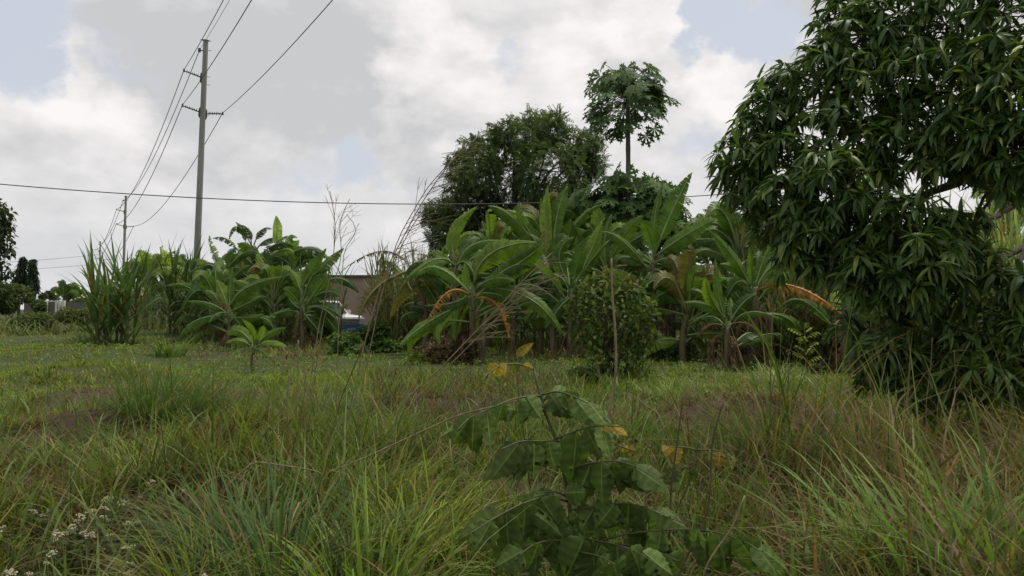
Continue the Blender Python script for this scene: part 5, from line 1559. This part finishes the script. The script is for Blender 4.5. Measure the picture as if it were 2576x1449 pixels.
for c_, r_, wt in lob:
    c0 = np.asarray(c_) - mbase
    j = np.argmin(np.linalg.norm(allb - c0, axis=1) + 0.25 * np.maximum(0, c0[0] - allb[:, 0]))
    limb(mb, bez(allb[j], (allb[j] + c0) / 2 + 0.04 * rs.randn(3) + np.array([0, 0, 0.05]), c0, 6), 0.022, 0.012, 5)
    low = (c_[2] < 1.75)
    nw = max(5, int((27 if low else 31) * wt))
    dw = rand_dirs(nw)
    dw[:, 1] = -np.abs(dw[:, 1]) * np.where(rs.rand(nw) < 0.75, 1, -1)      # most shoots end on the lit outside
    rad = 0.45 + 0.58 * rs.rand(nw) ** 0.6
    tips = c0 + dw * rad[:, None] * r_
    for i in range(nw):
        limb(mb, [c0 + (tips[i] - c0) * 0.15, (c0 + tips[i]) / 2 + 0.03 * rs.randn(3), tips[i]], 0.008, 0.004, 4)
        ax = nrm(dw[i] * 0.8 + np.array([0, 0, 0.55]) + 0.25 * rs.randn(3))
        e1_ = nrm(np.cross(ax, [0.3, 0.9, 0.2])); e2_ = np.cross(ax, e1_)
        nlf = rs.randint(9, 15)
        new = rs.rand() < 0.08
        for k in range(nlf):
            a = k * 2.39996 + 0.3 * rs.randn()
            al = math.radians(rs.uniform(48, 105))
            d = math.cos(al) * ax + math.sin(al) * (math.cos(a) * e1_ + math.sin(a) * e2_)
            d = nrm(d + np.array([0, 0, -0.35]))
            LP.append(tips[i] - ax * 0.05 * rs.rand()); LD.append(d)
            LT.append(3 if new and k < 4 else rs.randint(0, 3))
link('twigs', mb.mesh('twigs', [M_BARK]), mango)['kind'] = 'stuff'
LP, LD, LT = np.array(LP), np.array(LD), np.array(LT)
nL = len(LP)
mt = [leaf_template(0.20, 0.18, 0.35, 5, 0.45), leaf_template(0.19, 0.42, 0.40, 5, 0.45), leaf_template(0.21, 0.62, 0.30, 5, 0.42)]
TC = [np.array([0.044, 0.088, 0.024]), np.array([0.070, 0.122, 0.030]), np.array([0.105, 0.160, 0.036]), np.array([0.17, 0.22, 0.035])]
scl = rs.uniform(0.17, 0.28, nL)
Mx = frames(LD, np.array([0, -0.15, 1.0])[None] + 0.35 * rs.randn(nL, 3), scl)
wp = LP + mbase
inview = (np.abs(wp[:, 0] / wp[:, 1]) < 0.63) & (np.abs((wp[:, 2] - 1.7) / wp[:, 1] - 0.025) < 0.35)
front = wp[:, 1] - scl * 6 + np.where(inview, 0, 99)
order = np.argsort(front)
one = np.zeros(nL, bool); one[order[:300]] = True
tids = np.where(LT == 3, rs.randint(0, 3, nL), LT)
tint = np.array([TC[q] for q in rs.randint(0, 3, nL)])
tint[LT == 3] = TC[3]
lm = {}
for q in range(3):
    for z in range(4):
        lm[(q, z)] = make_mesh('leaf', mt[q]['V'], mt[q]['Q'], mt[q]['T'], [M_MANGO], TC[z])
cz = rs.randint(0, 3, nL); cz[LT == 3] = 3
for i in np.where(one)[0]:
    o = link('leaf', lm[(int(tids[i]), int(cz[i]))], mango)
    o.matrix_local = Matrix.Translation(Vector(LP[i])) @ Matrix(Mx[i].tolist()).to_4x4()
rest = ~one
me = scatter('foliage', mt, tids[rest], Mx[rest], LP[rest], tint[rest] * rs.uniform(0.8, 1.2, rest.sum())[:, None], [M_MANGO])
link('foliage', me, mango)['kind'] = 'stuff'

# ------------------------------------------------------------------ tall dry grass stalks and twigs
def stalk(pts, Yd, r0, r1, label, mat=None, panicle=None, name='grass_stalk', cat='grass stalk', group='tall dry grass stalks', ground_=True, tilt=0.0):
    W_ = [P(x, y, Yd + tilt * i / max(1, len(pts) - 1)) for i, (x, y) in enumerate(pts)]
    if ground_:
        f_ = W_[0].copy(); f_[2] = float(gz(f_[0], f_[1])) - 0.02
        f_[0] += 0.25 * (W_[0][0] - W_[1][0]); W_ = [f_] + W_
    W_ = np.array(W_)
    t_ = np.concatenate([[0], np.cumsum(np.linalg.norm(np.diff(W_, axis=0), axis=1))]); t_ /= t_[-1]
    tt_ = np.linspace(0, 1, 26)
    sm = np.stack([np.interp(tt_, t_, W_[:, j]) for j in range(3)], -1)
    sm[1:-1] = (sm[:-2] + 2 * sm[1:-1] + sm[2:]) / 4
    base = sm[0].copy()
    root = thing(name, label, cat, base, 0, group)
    r0, r1 = r0 * 1.1, r1 * 1.3
    mb = MB(); mb.tube(sm - base, np.linspace(r0, r1, 26), 5)
    link('stem', mb.mesh('stem', [mat or M_TWIG]), root)
    if panicle:
        n, s0, L, drx, drz = panicle
        mb = MB()
        for i in range(n):
            s = s0 + (0.97 - s0) * (i + rs.rand()) / n
            p0 = np.array([np.interp(s, tt_, sm[:, j]) for j in range(3)]) - base
            tn = nrm(np.array([np.interp(min(1, s + 0.04), tt_, sm[:, j]) for j in range(3)]) - base - p0)
            d = nrm(tn * 0.8 + np.array([drx + 0.35 * rs.randn(), 0.5 * rs.randn(), drz + 0.25 * rs.randn()]))
            l = L * rs.uniform(0.5, 1.2) * (1.15 - 0.5 * (s - s0) / (1 - s0))
            p2 = p0 + d * l + np.array([0, 0, -0.12 * l])
            pc = bez(p0, (p0 + p2) / 2 + np.array([0, 0, 0.06 * l]), p2, 6)
            mb.tube(pc, np.linspace(r1 * 0.75, r1 * 0.35, 6), 3)
            for _ in range(2):
                q = rs.uniform(0.35, 0.8); pa = pc[int(q * 5)]
                mb.tube([pa, pa + nrm(d + 0.5 * rs.randn(3)) * l * 0.3], [r1 * 0.5, r1 * 0.25], 3)
        link('panicle', mb.mesh('panicle', [mat or M_TWIG]), root)['kind'] = 'stuff'
    return root


stalk([(868, 1085), (915, 870), (965, 690), (1060, 510), (1130, 410), (1200, 345)], 7.8, 0.007, 0.0032, 'tallest dry grass stalk, its feathery plume bending right over the sky', None, (24, 0.55, 0.50, 0.55, -0.25))
stalk([(905, 1000), (955, 760), (1000, 600), (1075, 470), (1145, 395)], 8.0, 0.006, 0.003, 'second dry stalk close behind the tallest plume', None, (16, 0.55, 0.45, 0.6, -0.3))
stalk([(850, 1020), (930, 830), (1000, 640), (1040, 560), (1090, 500)], 8.4, 0.006, 0.003, 'dark dry stalk leaning right, left of the tallest plume', M_STALKD, (10, 0.6, 0.4, 0.8, -0.1))
stalk([(775, 1000), (800, 830), (838, 660), (845, 560), (830, 480)], 7.6, 0.0055, 0.0028, 'thin dry stalk with wiry branches above the left banana clump', None, (9, 0.78, 0.34, 0.25, 0.35))
stalk([(785, 980), (815, 800), (862, 640), (850, 560), (880, 500)], 7.9, 0.005, 0.0026, 'thin dry stalk with a kinked top next to the wiry one', None, (7, 0.8, 0.32, 0.6, 0.3))
stalk([(848, 920), (852, 800), (862, 690), (863, 625), (905, 578), (872, 540)], 8.2, 0.005, 0.0026, 'thin zigzag dry stalk before the truck', None, (4, 0.6, 0.25, 0.7, 0.2))
stalk([(1000, 1020), (1110, 925), (1250, 778), (1330, 690), (1390, 635)], 7.0, 0.006, 0.003, 'leaning dry stalk with a plume before the banana leaf in the middle', None, (22, 0.58, 0.42, 0.6, -0.15))
stalk([(1020, 1030), (1150, 900), (1260, 790), (1340, 720), (1420, 690)], 7.2, 0.005, 0.0026, 'second leaning stalk with a plume falling right in the middle', None, (14, 0.6, 0.38, 0.8, -0.2))
stalk([(745, 1080), (748, 960), (750, 855)], 8.6, 0.008, 0.006, 'short broken upright dry stem left of the plumes')
stalk([(725, 1100), (722, 1010), (728, 940)], 7.8, 0.008, 0.006, 'shorter broken dry stem beside the first one')
stalk([(768, 1105), (765, 1000), (770, 930)], 7.8, 0.008, 0.006, 'broken dry stem right of the other two')
stalk([(1532, 1045), (1551, 930), (1548, 830), (1540, 740), (1538, 650)], 7.3, 0.016, 0.006, 'bare woody stick standing before the round bush', M_TWIG, None, 'dead_sapling', 'stick', None)
stalk([(640, 1260), (900, 1160), (1150, 1045), (1330, 1000)], 6.2, 0.007, 0.004, 'long straw lying over to the right, pointing at the shrub', None, None, 'grass_stalk', 'grass stalk', 'tall dry grass stalks', False, -0.6)
stalk([(560, 1230), (640, 1160), (800, 1185), (900, 1260)], 6.0, 0.006, 0.004, 'bent dry straw lying across the middle tussock', None, None, 'grass_stalk', 'grass stalk', 'tall dry grass stalks', False)
stalk([(280, 1180), (400, 1175), (560, 1190)], 7.4, 0.006, 0.004, 'straight straw lying on the grass above the flowering weeds', None, None, 'grass_stalk', 'grass stalk', 'tall dry grass stalks', False)
cf = lambda x, y: (1086.3 + x * 0.4268, 830.7 + y * 0.4268)
stalk([cf(*q) for q in ((1400, 1230), (1412, 900), (1450, 640), (1485, 370))], 3.9, 0.0055, 0.003, 'thin brown twig behind the shrub, nearest its stem', M_STALKD, None, 'dry_twig', 'twig', 'bare twigs by the shrub')
stalk([cf(*q) for q in ((1450, 1420), (1590, 1190), (1640, 1000), (1652, 640), (1722, 405))], 3.7, 0.0065, 0.003, 'long dark crooked twig right of the shrub', M_STALKD, None, 'dry_twig', 'twig', 'bare twigs by the shrub')
stalk([cf(*q) for q in ((1600, 1420), (1670, 1300), (1765, 1180), (1845, 975))], 3.6, 0.0055, 0.003, 'pale twig forking low over the right shrub leaves', M_TWIG, None, 'dry_twig', 'twig', 'bare twigs by the shrub')
for q, (xa, ya, xb, yb, Yd) in enumerate([(2290, 980, 2230, 850, 8.0), (2330, 1010, 2345, 850, 7.8), (2360, 1000, 2440, 860, 7.8), (2400, 1020, 2400, 880, 7.6), (2230, 1000, 2180, 880, 8.1)]):
    stalk([(xa, ya), ((xa + xb) / 2 + 4, (ya + yb) / 2), (xb, yb)], Yd, 0.005, 0.0028,
          ['forked dry weed stem, first from the left under the mango', 'straight dry weed stem in the middle under the mango', 'slanting dry weed stem pointing right under the mango', 'upright dry weed stem before the dark mango leaves', 'thin dry weed stem at the left edge of the mango twigs'][q],
          M_TWIG, (5, 0.4, 0.18, 0.2, 0.5), 'weed_stem', 'weed stem', 'dry weed stems under the mango tree')


# ------------------------------------------------------------------ the big leafed shrub in front
def leaflet_mesh(L, W, col, holes, cup):
    """broad pointed leaflet on a grid, folded at a pale midrib, with bites eaten out of it"""
    nu = 11
    qs = (-1.0, -0.75, -0.38, -0.075, -0.028, 0.028, 0.075, 0.38, 0.75, 1.0)
    nv = len(qs) - 1
    V, Q, C = [], [], []
    curl = rs.uniform(0.05, 0.30); side = rs.uniform(-0.10, 0.10); ph = rs.rand() * 6
    col = np.asarray(col) * rs.uniform(0.65, 1.4)
    for i in range(nu + 1):
        s_ = i / nu
        w_ = W * 0.5 * (max(0.0, math.sin(math.pi * s_ ** 0.66)) ** 0.8 if 0 < s_ < 1 else 0.02)
        for j, q in enumerate(qs):
            rag = 1 + (0.09 * math.sin(i * 2.7 + ph + j) if abs(q) == 1 else 0)
            z = -cup * abs(q) * w_ - curl * L * s_ * s_ + 0.05 * W * math.sin(i * 1.9 + ph) * q * q
            V.append((q * w_ * rag + side * L * s_ * s_, s_ * L, z))
            C.append(col * (1.9 if abs(q) < 0.05 else (1.0 + 0.18 * (1 if i % 2 else -1))))
    for i in range(nu):
        for j in range(nv):
            hole = (rs.rand() < holes) if j in (0, nv - 1) else (rs.rand() < holes * 0.45 and j in (1, 2, 6, 7))
            if not hole:
                a = i * (nv + 1) + j
                Q.append((a, a + 1, a + nv + 2, a + nv + 1))
    return make_mesh('leaflet', V, Q, None, [M_SHRUB], np.array(C))


SG = np.array([0.084, 0.134, 0.030]); SL = np.array([0.095, 0.140, 0.030]); SY = np.array([0.25, 0.19, 0.025]); SYG = np.array([0.17, 0.19, 0.04])
SC = {'g': SG, 'l': SL, 'y': SY, 'v': SYG}
Yf = 4.1
sroot_p = P(*cf(850, 1560), Yf)
sb = np.array([sroot_p[0], Yf, float(gz(sroot_p[0], Yf))])
shrub = thing('broadleaf_shrub', 'big leafed shrub with insect eaten hanging leaflets in the foreground', 'shrub', sb)
mb = MB()
sp_ = [P(*cf(*q), Yf) - sb for q in ((850, 1560), (825, 1230), (815, 1050), (790, 900), (755, 720), (715, 600), (660, 470), (625, 330), (600, 228))]
mb.tube([np.array([0.0, 0, -0.05])] + sp_, np.linspace(0.014, 0.006, 10), 7); link('stem', mb.mesh('stem', [M_GSTEM]), shrub)


def shrub_leaf(root, origin, pts, leaflets, dY=0.0):
    """a leaf stalk with broad leaflets hanging from it; leaflets: attach (cx, cy), tip (cx, cy), width, colour, bites"""
    n = len(pts)
    W_ = np.array([P(*cf(*q), Yf + dY * i / (n - 1)) for i, q in enumerate(pts)]) - origin
    t_ = np.linspace(0, 1, n); tt_ = np.linspace(0, 1, 14)
    sm = np.stack([np.interp(tt_, t_, W_[:, j]) for j in range(3)], -1); sm[1:-1] = (sm[:-2] + 2 * sm[1:-1] + sm[2:]) / 4
    mb = MB(); mb.tube(sm, np.linspace(0.006, 0.0025, 14), 5)
    lf = link('leaf', mb.mesh('leaf', [M_GSTEM]), root)
    more = []
    for (ax_, ay_), (tx_, ty_), wd, ck, holes in leaflets:            # leaflets stand in pairs along the stalk
        if wd >= 95 and ck in 'gl':
            more.append(((ax_ + rs.uniform(-25, 25), ay_ + 5), (tx_ + rs.uniform(-70, 70), ty_ - rs.uniform(10, 60)), wd * 0.9, ck, holes + 0.03))
            if rs.rand() < 0.5:
                more.append(((ax_ + rs.uniform(-35, 35), ay_ + 12), (tx_ + rs.uniform(-110, 110), ty_ - rs.uniform(-20, 40)), wd * 0.9, ck, holes + 0.03))
    n_front = len(leaflets)
    for q_i, ((ax_, ay_), (tx_, ty_), wd, ck, holes) in enumerate(leaflets + more):
        # nearest place on the stalk in the photograph decides the depth
        k = int(np.argmin([abs(q[0] - ax_) for q in pts])); yy = Yf + dY * k / (n - 1) + (0.0 if q_i < n_front else 0.07)
        A = P(*cf(ax_, ay_), yy) - origin
        B = P(*cf(tx_, ty_), yy - rs.uniform(-0.02, 0.09)) - origin
        L = np.linalg.norm(B - A)
        me = leaflet_mesh(1.0 * L, dist_px(wd * 0.4268, yy) * 1.18, SC[ck], holes, rs.uniform(0.15, 0.7))
        o = link('leaflet', me, lf)
        up = np.array([0.7 * rs.randn(), -1.0, 0.2 + 0.9 * rs.rand()])
        F = frames((B - A)[None], up[None], np.array([1.0]))[0]
        o.matrix_local = Matrix.Translation(Vector(A)) @ Matrix(F.tolist()).to_4x4()
    return lf


H0, H1 = 0.05, 0.14
shrub_leaf(shrub, sb, [(602, 232), (520, 198), (420, 200), (340, 245), (290, 300)], [((350, 240), (310, 345), 70, 'v', H0), ((400, 205), (345, 285), 85, 'y', H0), ((440, 200), (450, 265), 80, 'y', 0), ((330, 250), (262, 345), 60, 'v', 0), ((540, 205), (600, 225), 40, 'y', 0), ((480, 198), (500, 262), 55, 'v', 0)], -0.3)
shrub_leaf(shrub, sb, [(645, 385), (500, 396), (340, 462), (210, 522), (150, 590)], [((230, 515), (95, 665), 110, 'l', H0), ((250, 505), (225, 735), 95, 'l', H0), ((325, 470), (350, 700), 110, 'l', H1), ((420, 425), (385, 555), 95, 'g', H0), ((500, 398), (495, 550), 120, 'g', H1), ((560, 392), (640, 515), 120, 'g', H0)], -0.4)
shrub_leaf(shrub, sb, [(650, 380), (740, 356), (840, 390), (960, 450), (1040, 540)], [((690, 365), (790, 495), 150, 'g', H0), ((775, 360), (855, 550), 110, 'g', H1), ((840, 400), (980, 555), 120, 'g', H0), ((920, 420), (1045, 555), 100, 'l', 0), ((820, 385), (880, 540), 60, 'v', 0)], -0.2)
shrub_leaf(shrub, sb, [(735, 640), (830, 600), (940, 565), (1050, 562), (1145, 572)], [((850, 595), (850, 925), 165, 'g', 0.03), ((910, 580), (1010, 760), 120, 'l', H1), ((1000, 565), (1065, 760), 110, 'l', H1), ((1050, 562), (1140, 600), 60, 'y', 0), ((1020, 562), (1080, 590), 50, 'y', 0)], -0.35)
shrub_leaf(shrub, sb, [(752, 655), (640, 655), (520, 652), (400, 705)], [((740, 650), (640, 770), 130, 'g', H0), ((690, 650), (700, 820), 120, 'g', H1), ((640, 655), (560, 780), 120, 'g', H0), ((560, 655), (455, 870), 130, 'g', H0), ((520, 655), (345, 880), 150, 'l', H0), ((600, 660), (610, 870), 120, 'l', H1)], -0.25)
shrub_leaf(shrub, sb, [(780, 850), (880, 790), (1080, 765), (1200, 800), (1300, 860)], [((940, 770), (850, 1040), 140, 'g', H1), ((1000, 770), (990, 1050), 120, 'g', H1), ((1070, 780), (1080, 970), 130, 'g', 0.2), ((1110, 770), (1200, 970), 150, 'g', 0.22), ((1190, 800), (1395, 950), 150, 'g', H0), ((1090, 765), (1260, 830), 80, 'g', H0)], -0.3)
shrub_leaf(shrub, sb, [(800, 1010), (720, 985), (620, 988), (480, 1045), (330, 1130), (200, 1215)], [((640, 985), (760, 1180), 150, 'g', H0), ((545, 1020), (560, 1300), 180, 'g', H0), ((440, 1070), (440, 1400), 170, 'g', H1), ((350, 1120), (250, 1320), 130, 'l', H1), ((420, 1070), (150, 1250), 130, 'l', 0.02), ((560, 1030), (700, 1170), 100, 'g', H1), ((720, 985), (500, 1000), 70, 'g', 0), ((640, 1100), (600, 1440), 130, 'g', 0.03)], -0.45)
shrub_leaf(shrub, sb, [(815, 1060), (960, 1040), (1140, 1012), (1250, 1040), (1400, 1110), (1510, 1140)], [((1080, 1020), (970, 1170), 140, 'g', H1), ((1160, 1012), (1140, 1230), 150, 'g', 0.2), ((1240, 1035), (1270, 1250), 140, 'g', H1), ((1310, 1060), (1520, 1160), 110, 'g', H0), ((1350, 1040), (1430, 1090), 80, 'l', 0), ((960, 1045), (870, 1170), 140, 'g', H0)], -0.3)
shrub_leaf(shrub, sb, [(828, 1200), (960, 1240), (1080, 1260), (1200, 1300), (1340, 1390)], [((900, 1220), (800, 1470), 190, 'g', 0.03), ((980, 1240), (940, 1480), 150, 'g', H0), ((1090, 1260), (1100, 1500), 190, 'g', H1), ((1170, 1280), (1270, 1480), 150, 'g', H1), ((1240, 1300), (1420, 1450), 130, 'g', H1)], -0.5)
shrub_leaf(shrub, sb, [(840, 1300), (1100, 1200), (1450, 1170), (1650, 1180), (1850, 1240), (2000, 1350)], [((1560, 1170), (1540, 1330), 110, 'g', H0), ((1680, 1190), (1780, 1480), 210, 'g', 0.02), ((1800, 1220), (1960, 1440), 150, 'g', 0.04), ((1880, 1250), (2080, 1440), 120, 'g', H0), ((1600, 1200), (1640, 1420), 130, 'g', H0), ((1350, 1180), (1330, 1400), 150, 'g', H0), ((1250, 1190), (1190, 1330), 130, 'g', H0)], -0.7)
shrub_leaf(shrub, sb, [(820, 1000), (760, 960), (700, 950), (620, 960)], [((720, 955), (600, 975), 90, 'g', 0), ((780, 960), (900, 950), 110, 'g', 0)], -0.2)
shrub_leaf(shrub, sb, [(828, 1180), (780, 1120), (700, 1150), (640, 1180)], [((700, 1180), (620, 1270), 150, 'g', H0), ((760, 1150), (790, 1330), 130, 'g', H0), ((790, 1190), (700, 1320), 130, 'g', H0), ((800, 1230), (900, 1330), 140, 'g', H0)], -0.2)
shrub_leaf(shrub, sb, [(822, 1250), (700, 1235), (600, 1262), (520, 1320)], [((720, 1238), (640, 1350), 160, 'g', H0), ((630, 1255), (560, 1450), 160, 'g', H0), ((560, 1290), (440, 1430), 150, 'g', H1), ((780, 1245), (740, 1420), 160, 'g', 0.03)], -0.55)
shrub_leaf(shrub, sb, [(832, 1300), (900, 1312), (1000, 1335), (1080, 1380)], [((860, 1305), (815, 1510), 200, 'g', 0.02), ((950, 1322), (990, 1520), 200, 'g', 0.03), ((1040, 1360), (1120, 1520), 190, 'g', H0)], -0.65)
shrub_leaf(shrub, sb, [(836, 1290), (1050, 1250), (1300, 1290), (1450, 1360)], [((1130, 1262), (1130, 1460), 180, 'g', H0), ((1260, 1282), (1320, 1480), 180, 'g', H1), ((1370, 1320), (1450, 1490), 160, 'g', H0), ((1000, 1258), (930, 1400), 160, 'g', H0)], -0.4)
shrub_leaf(shrub, sb, [(818, 1120), (900, 1085), (1000, 1090), (1060, 1130)], [((900, 1088), (900, 1240), 140, 'g', H1), ((990, 1090), (1050, 1250), 140, 'g', H0), ((840, 1110), (770, 1260), 130, 'g', H0)], 0.15)
# second, smaller shoot right of it with yellow leaves
g2 = P(*cf(1400, 1200), 4.9)
s2 = np.array([g2[0], 4.9, float(gz(g2[0], 4.9))])
Yf = 4.9
shoot = thing('broadleaf_shoot', 'thin shoot with wilting yellow leaves right behind the shrub', 'shrub', s2)
mb = MB(); mb.tube([np.array([0.0, 0, 0])] + [P(*cf(*q), Yf) - s2 for q in ((1430, 1090), (1540, 850), (1560, 700))], [0.008, 0.006, 0.005, 0.003], 6); link('stem', mb.mesh('stem', [M_GSTEM]), shoot)
shrub_leaf(shoot, s2, [(1558, 705), (1500, 690), (1440, 685), (1390, 690)], [((1440, 690), (1375, 745), 70, 'y', H1), ((1470, 690), (1475, 800), 90, 'y', H1), ((1450, 688), (1420, 790), 60, 'y', H0), ((1520, 690), (1500, 760), 60, 'v', 0), ((1400, 690), (1370, 700), 50, 'y', 0)], -0.1)
shrub_leaf(shoot, s2, [(1560, 705), (1640, 705), (1720, 715), (1780, 730)], [((1700, 712), (1690, 800), 90, 'y', 0.2), ((1740, 718), (1770, 810), 70, 'v', 0.2), ((1660, 708), (1640, 760), 50, 'v', 0)], -0.1)
shrub_leaf(shoot, s2, [(1540, 850), (1500, 800), (1430, 830), (1380, 880)], [((1500, 805), (1450, 960), 110, 'l', H1), ((1440, 825), (1370, 900), 90, 'l', H0), ((1530, 820), (1560, 900), 80, 'l', H0)], -0.1)
shrub_leaf(shoot, s2, [(1100, 680), (1130, 690), (1170, 705), (1215, 715)], [((1130, 690), (1160, 720), 40, 'y', 0), ((1160, 700), (1210, 715), 40, 'y', 0)], 0.0)
Yf = 4.1
# single yellow leaf above the shrub
Yf = 6.0
g3 = P(*cf(530, 150), Yf)
lone = thing('yellow_weed', 'thin weed with a single yellow leaf above the shrub top', 'weed', (g3[0], Yf, float(gz(g3[0], Yf))))
g3b = np.array([g3[0], Yf, float(gz(g3[0], Yf))])
mb = MB(); mb.tube([np.array([0.1, 0, 0]), P(*cf(500, 260), Yf) - g3b, P(*cf(505, 150), Yf) - g3b], [0.005, 0.004, 0.002], 5); link('stem', mb.mesh('stem', [M_GSTEM]), lone)
o = link('leaf', leaflet_mesh(0.16, 0.07, SY, 0.0, -0.3), lone)
A = P(*cf(500, 152), Yf) - g3b; B = P(*cf(558, 105), Yf) - g3b
F = frames((B - A)[None], np.array([[0.2, -1.0, 0.5]]), np.array([1.0]))[0]
o.matrix_local = Matrix.Translation(Vector(A)) @ Matrix(F.tolist()).to_4x4()
Yf = 4.1

# ------------------------------------------------------------------ white flowering weeds, bottom left
def flower_head_mesh(n, r_):
    mb = MB()
    for i in range(n):
        a = rs.rand() * 6.283; q = r_ * math.sqrt(rs.rand())
        c_ = np.array([q * math.cos(a), q * math.sin(a), 0.35 * r_ * rs.randn() * 0.4 - q * q / r_ * 0.3])
        s = r_ * rs.uniform(0.14, 0.26)
        V_ = c_ + s * np.array([(1, 0, 0), (0, 1, 0), (-1, 0, 0), (0, -1, 0), (0, 0, 0.8), (0, 0, -0.9)])
        mb.add(V_, (), [(0, 1, 4), (1, 2, 4), (2, 3, 4), (3, 0, 4), (1, 0, 5), (2, 1, 5), (3, 2, 5), (0, 3, 5)])
    return mb.mesh('flower_head', [M_PETAL], False)


fh = [flower_head_mesh(24, 0.025), flower_head_mesh(18, 0.019), flower_head_mesh(30, 0.030)]
fl = lambda x, y: (x / 2.551 / 1.5652, (1700 + y / 2.551) / 1.5652)
wt_ = leaf_template(0.35, 0.2, 0.25, 3, 0.4)
weeds = [(1130, 230), (970, 480), (1530, 490), (1150, 650), (1270, 640), (1850, 610), (1060, 670), (340, 790), (430, 830), (900, 800), (1050, 790), (1040, 850), (820, 840), (780, 890), (730, 940), (950, 870), (550, 1000), (750, 970),
         (900, 1030), (1100, 1030), (1290, 910), (1340, 1140), (520, 1210), (980, 1150), (470, 1310), (110, 1400), (1330, 1320), (1290, 1410), (300, 1430), (30, 950), (2060, 1440), (1220, 700), (500, 790), (1350, 915), (660, 1010), (590, 1020)]
for (cx_, cy_) in weeds:
    px, py = fl(cx_, cy_)
    Yd = np.interp(py, [1120, 1250, 1350, 1449], [8.2, 5.9, 4.9, 4.2]) + rs.uniform(-0.15, 0.15)
    hp_ = P(px, py, Yd)
    gzz = float(gz(hp_[0], Yd))
    hh = max(0.18, hp_[2] - gzz)
    root = thing('flowering_weed', 'weed with cream white flower tufts in the bottom left grass', 'weed', (hp_[0], Yd, gzz), 0, 'cream flowering weeds')
    mb = MB(); off = np.array([0.06 * rs.randn(), 0.06 * rs.randn(), 0])
    mb.tube([off, off * 0.5 + np.array([0, 0, hh * 0.6]), np.array([0, 0, hh])], [0.005, 0.004, 0.003], 5)
    link('stem', mb.mesh('stem', [M_GSTEM]), root)
    for i in range(rs.randint(1, 3)):
        o = link('flower_head', fh[rs.randint(3)], root, (0.05 * rs.randn() * (i > 0), 0.04 * rs.randn() * (i > 0), hh - 0.02 * i))
        o.rotation_euler = (0.3 * rs.randn(), 0.3 * rs.randn(), rs.rand() * 6)
    n = 16
    ps = np.stack([0.02 * rs.randn(n), 0.02 * rs.randn(n), hh * rs.uniform(0.15, 0.9, n)], -1)
    d = rand_dirs(n); d[:, 2] = 0.2 * np.abs(d[:, 2])
    me = scatter('leaves', [wt_], np.zeros(n, int), frames(d, np.tile([0, 0, 1.0], (n, 1)), rs.uniform(0.05, 0.11, n)), ps, np.array([0.06, 0.085, 0.03])[None] * rs.uniform(0.7, 1.3, n)[:, None], [M_FINE])
    link('leaves', me, root)['kind'] = 'stuff'
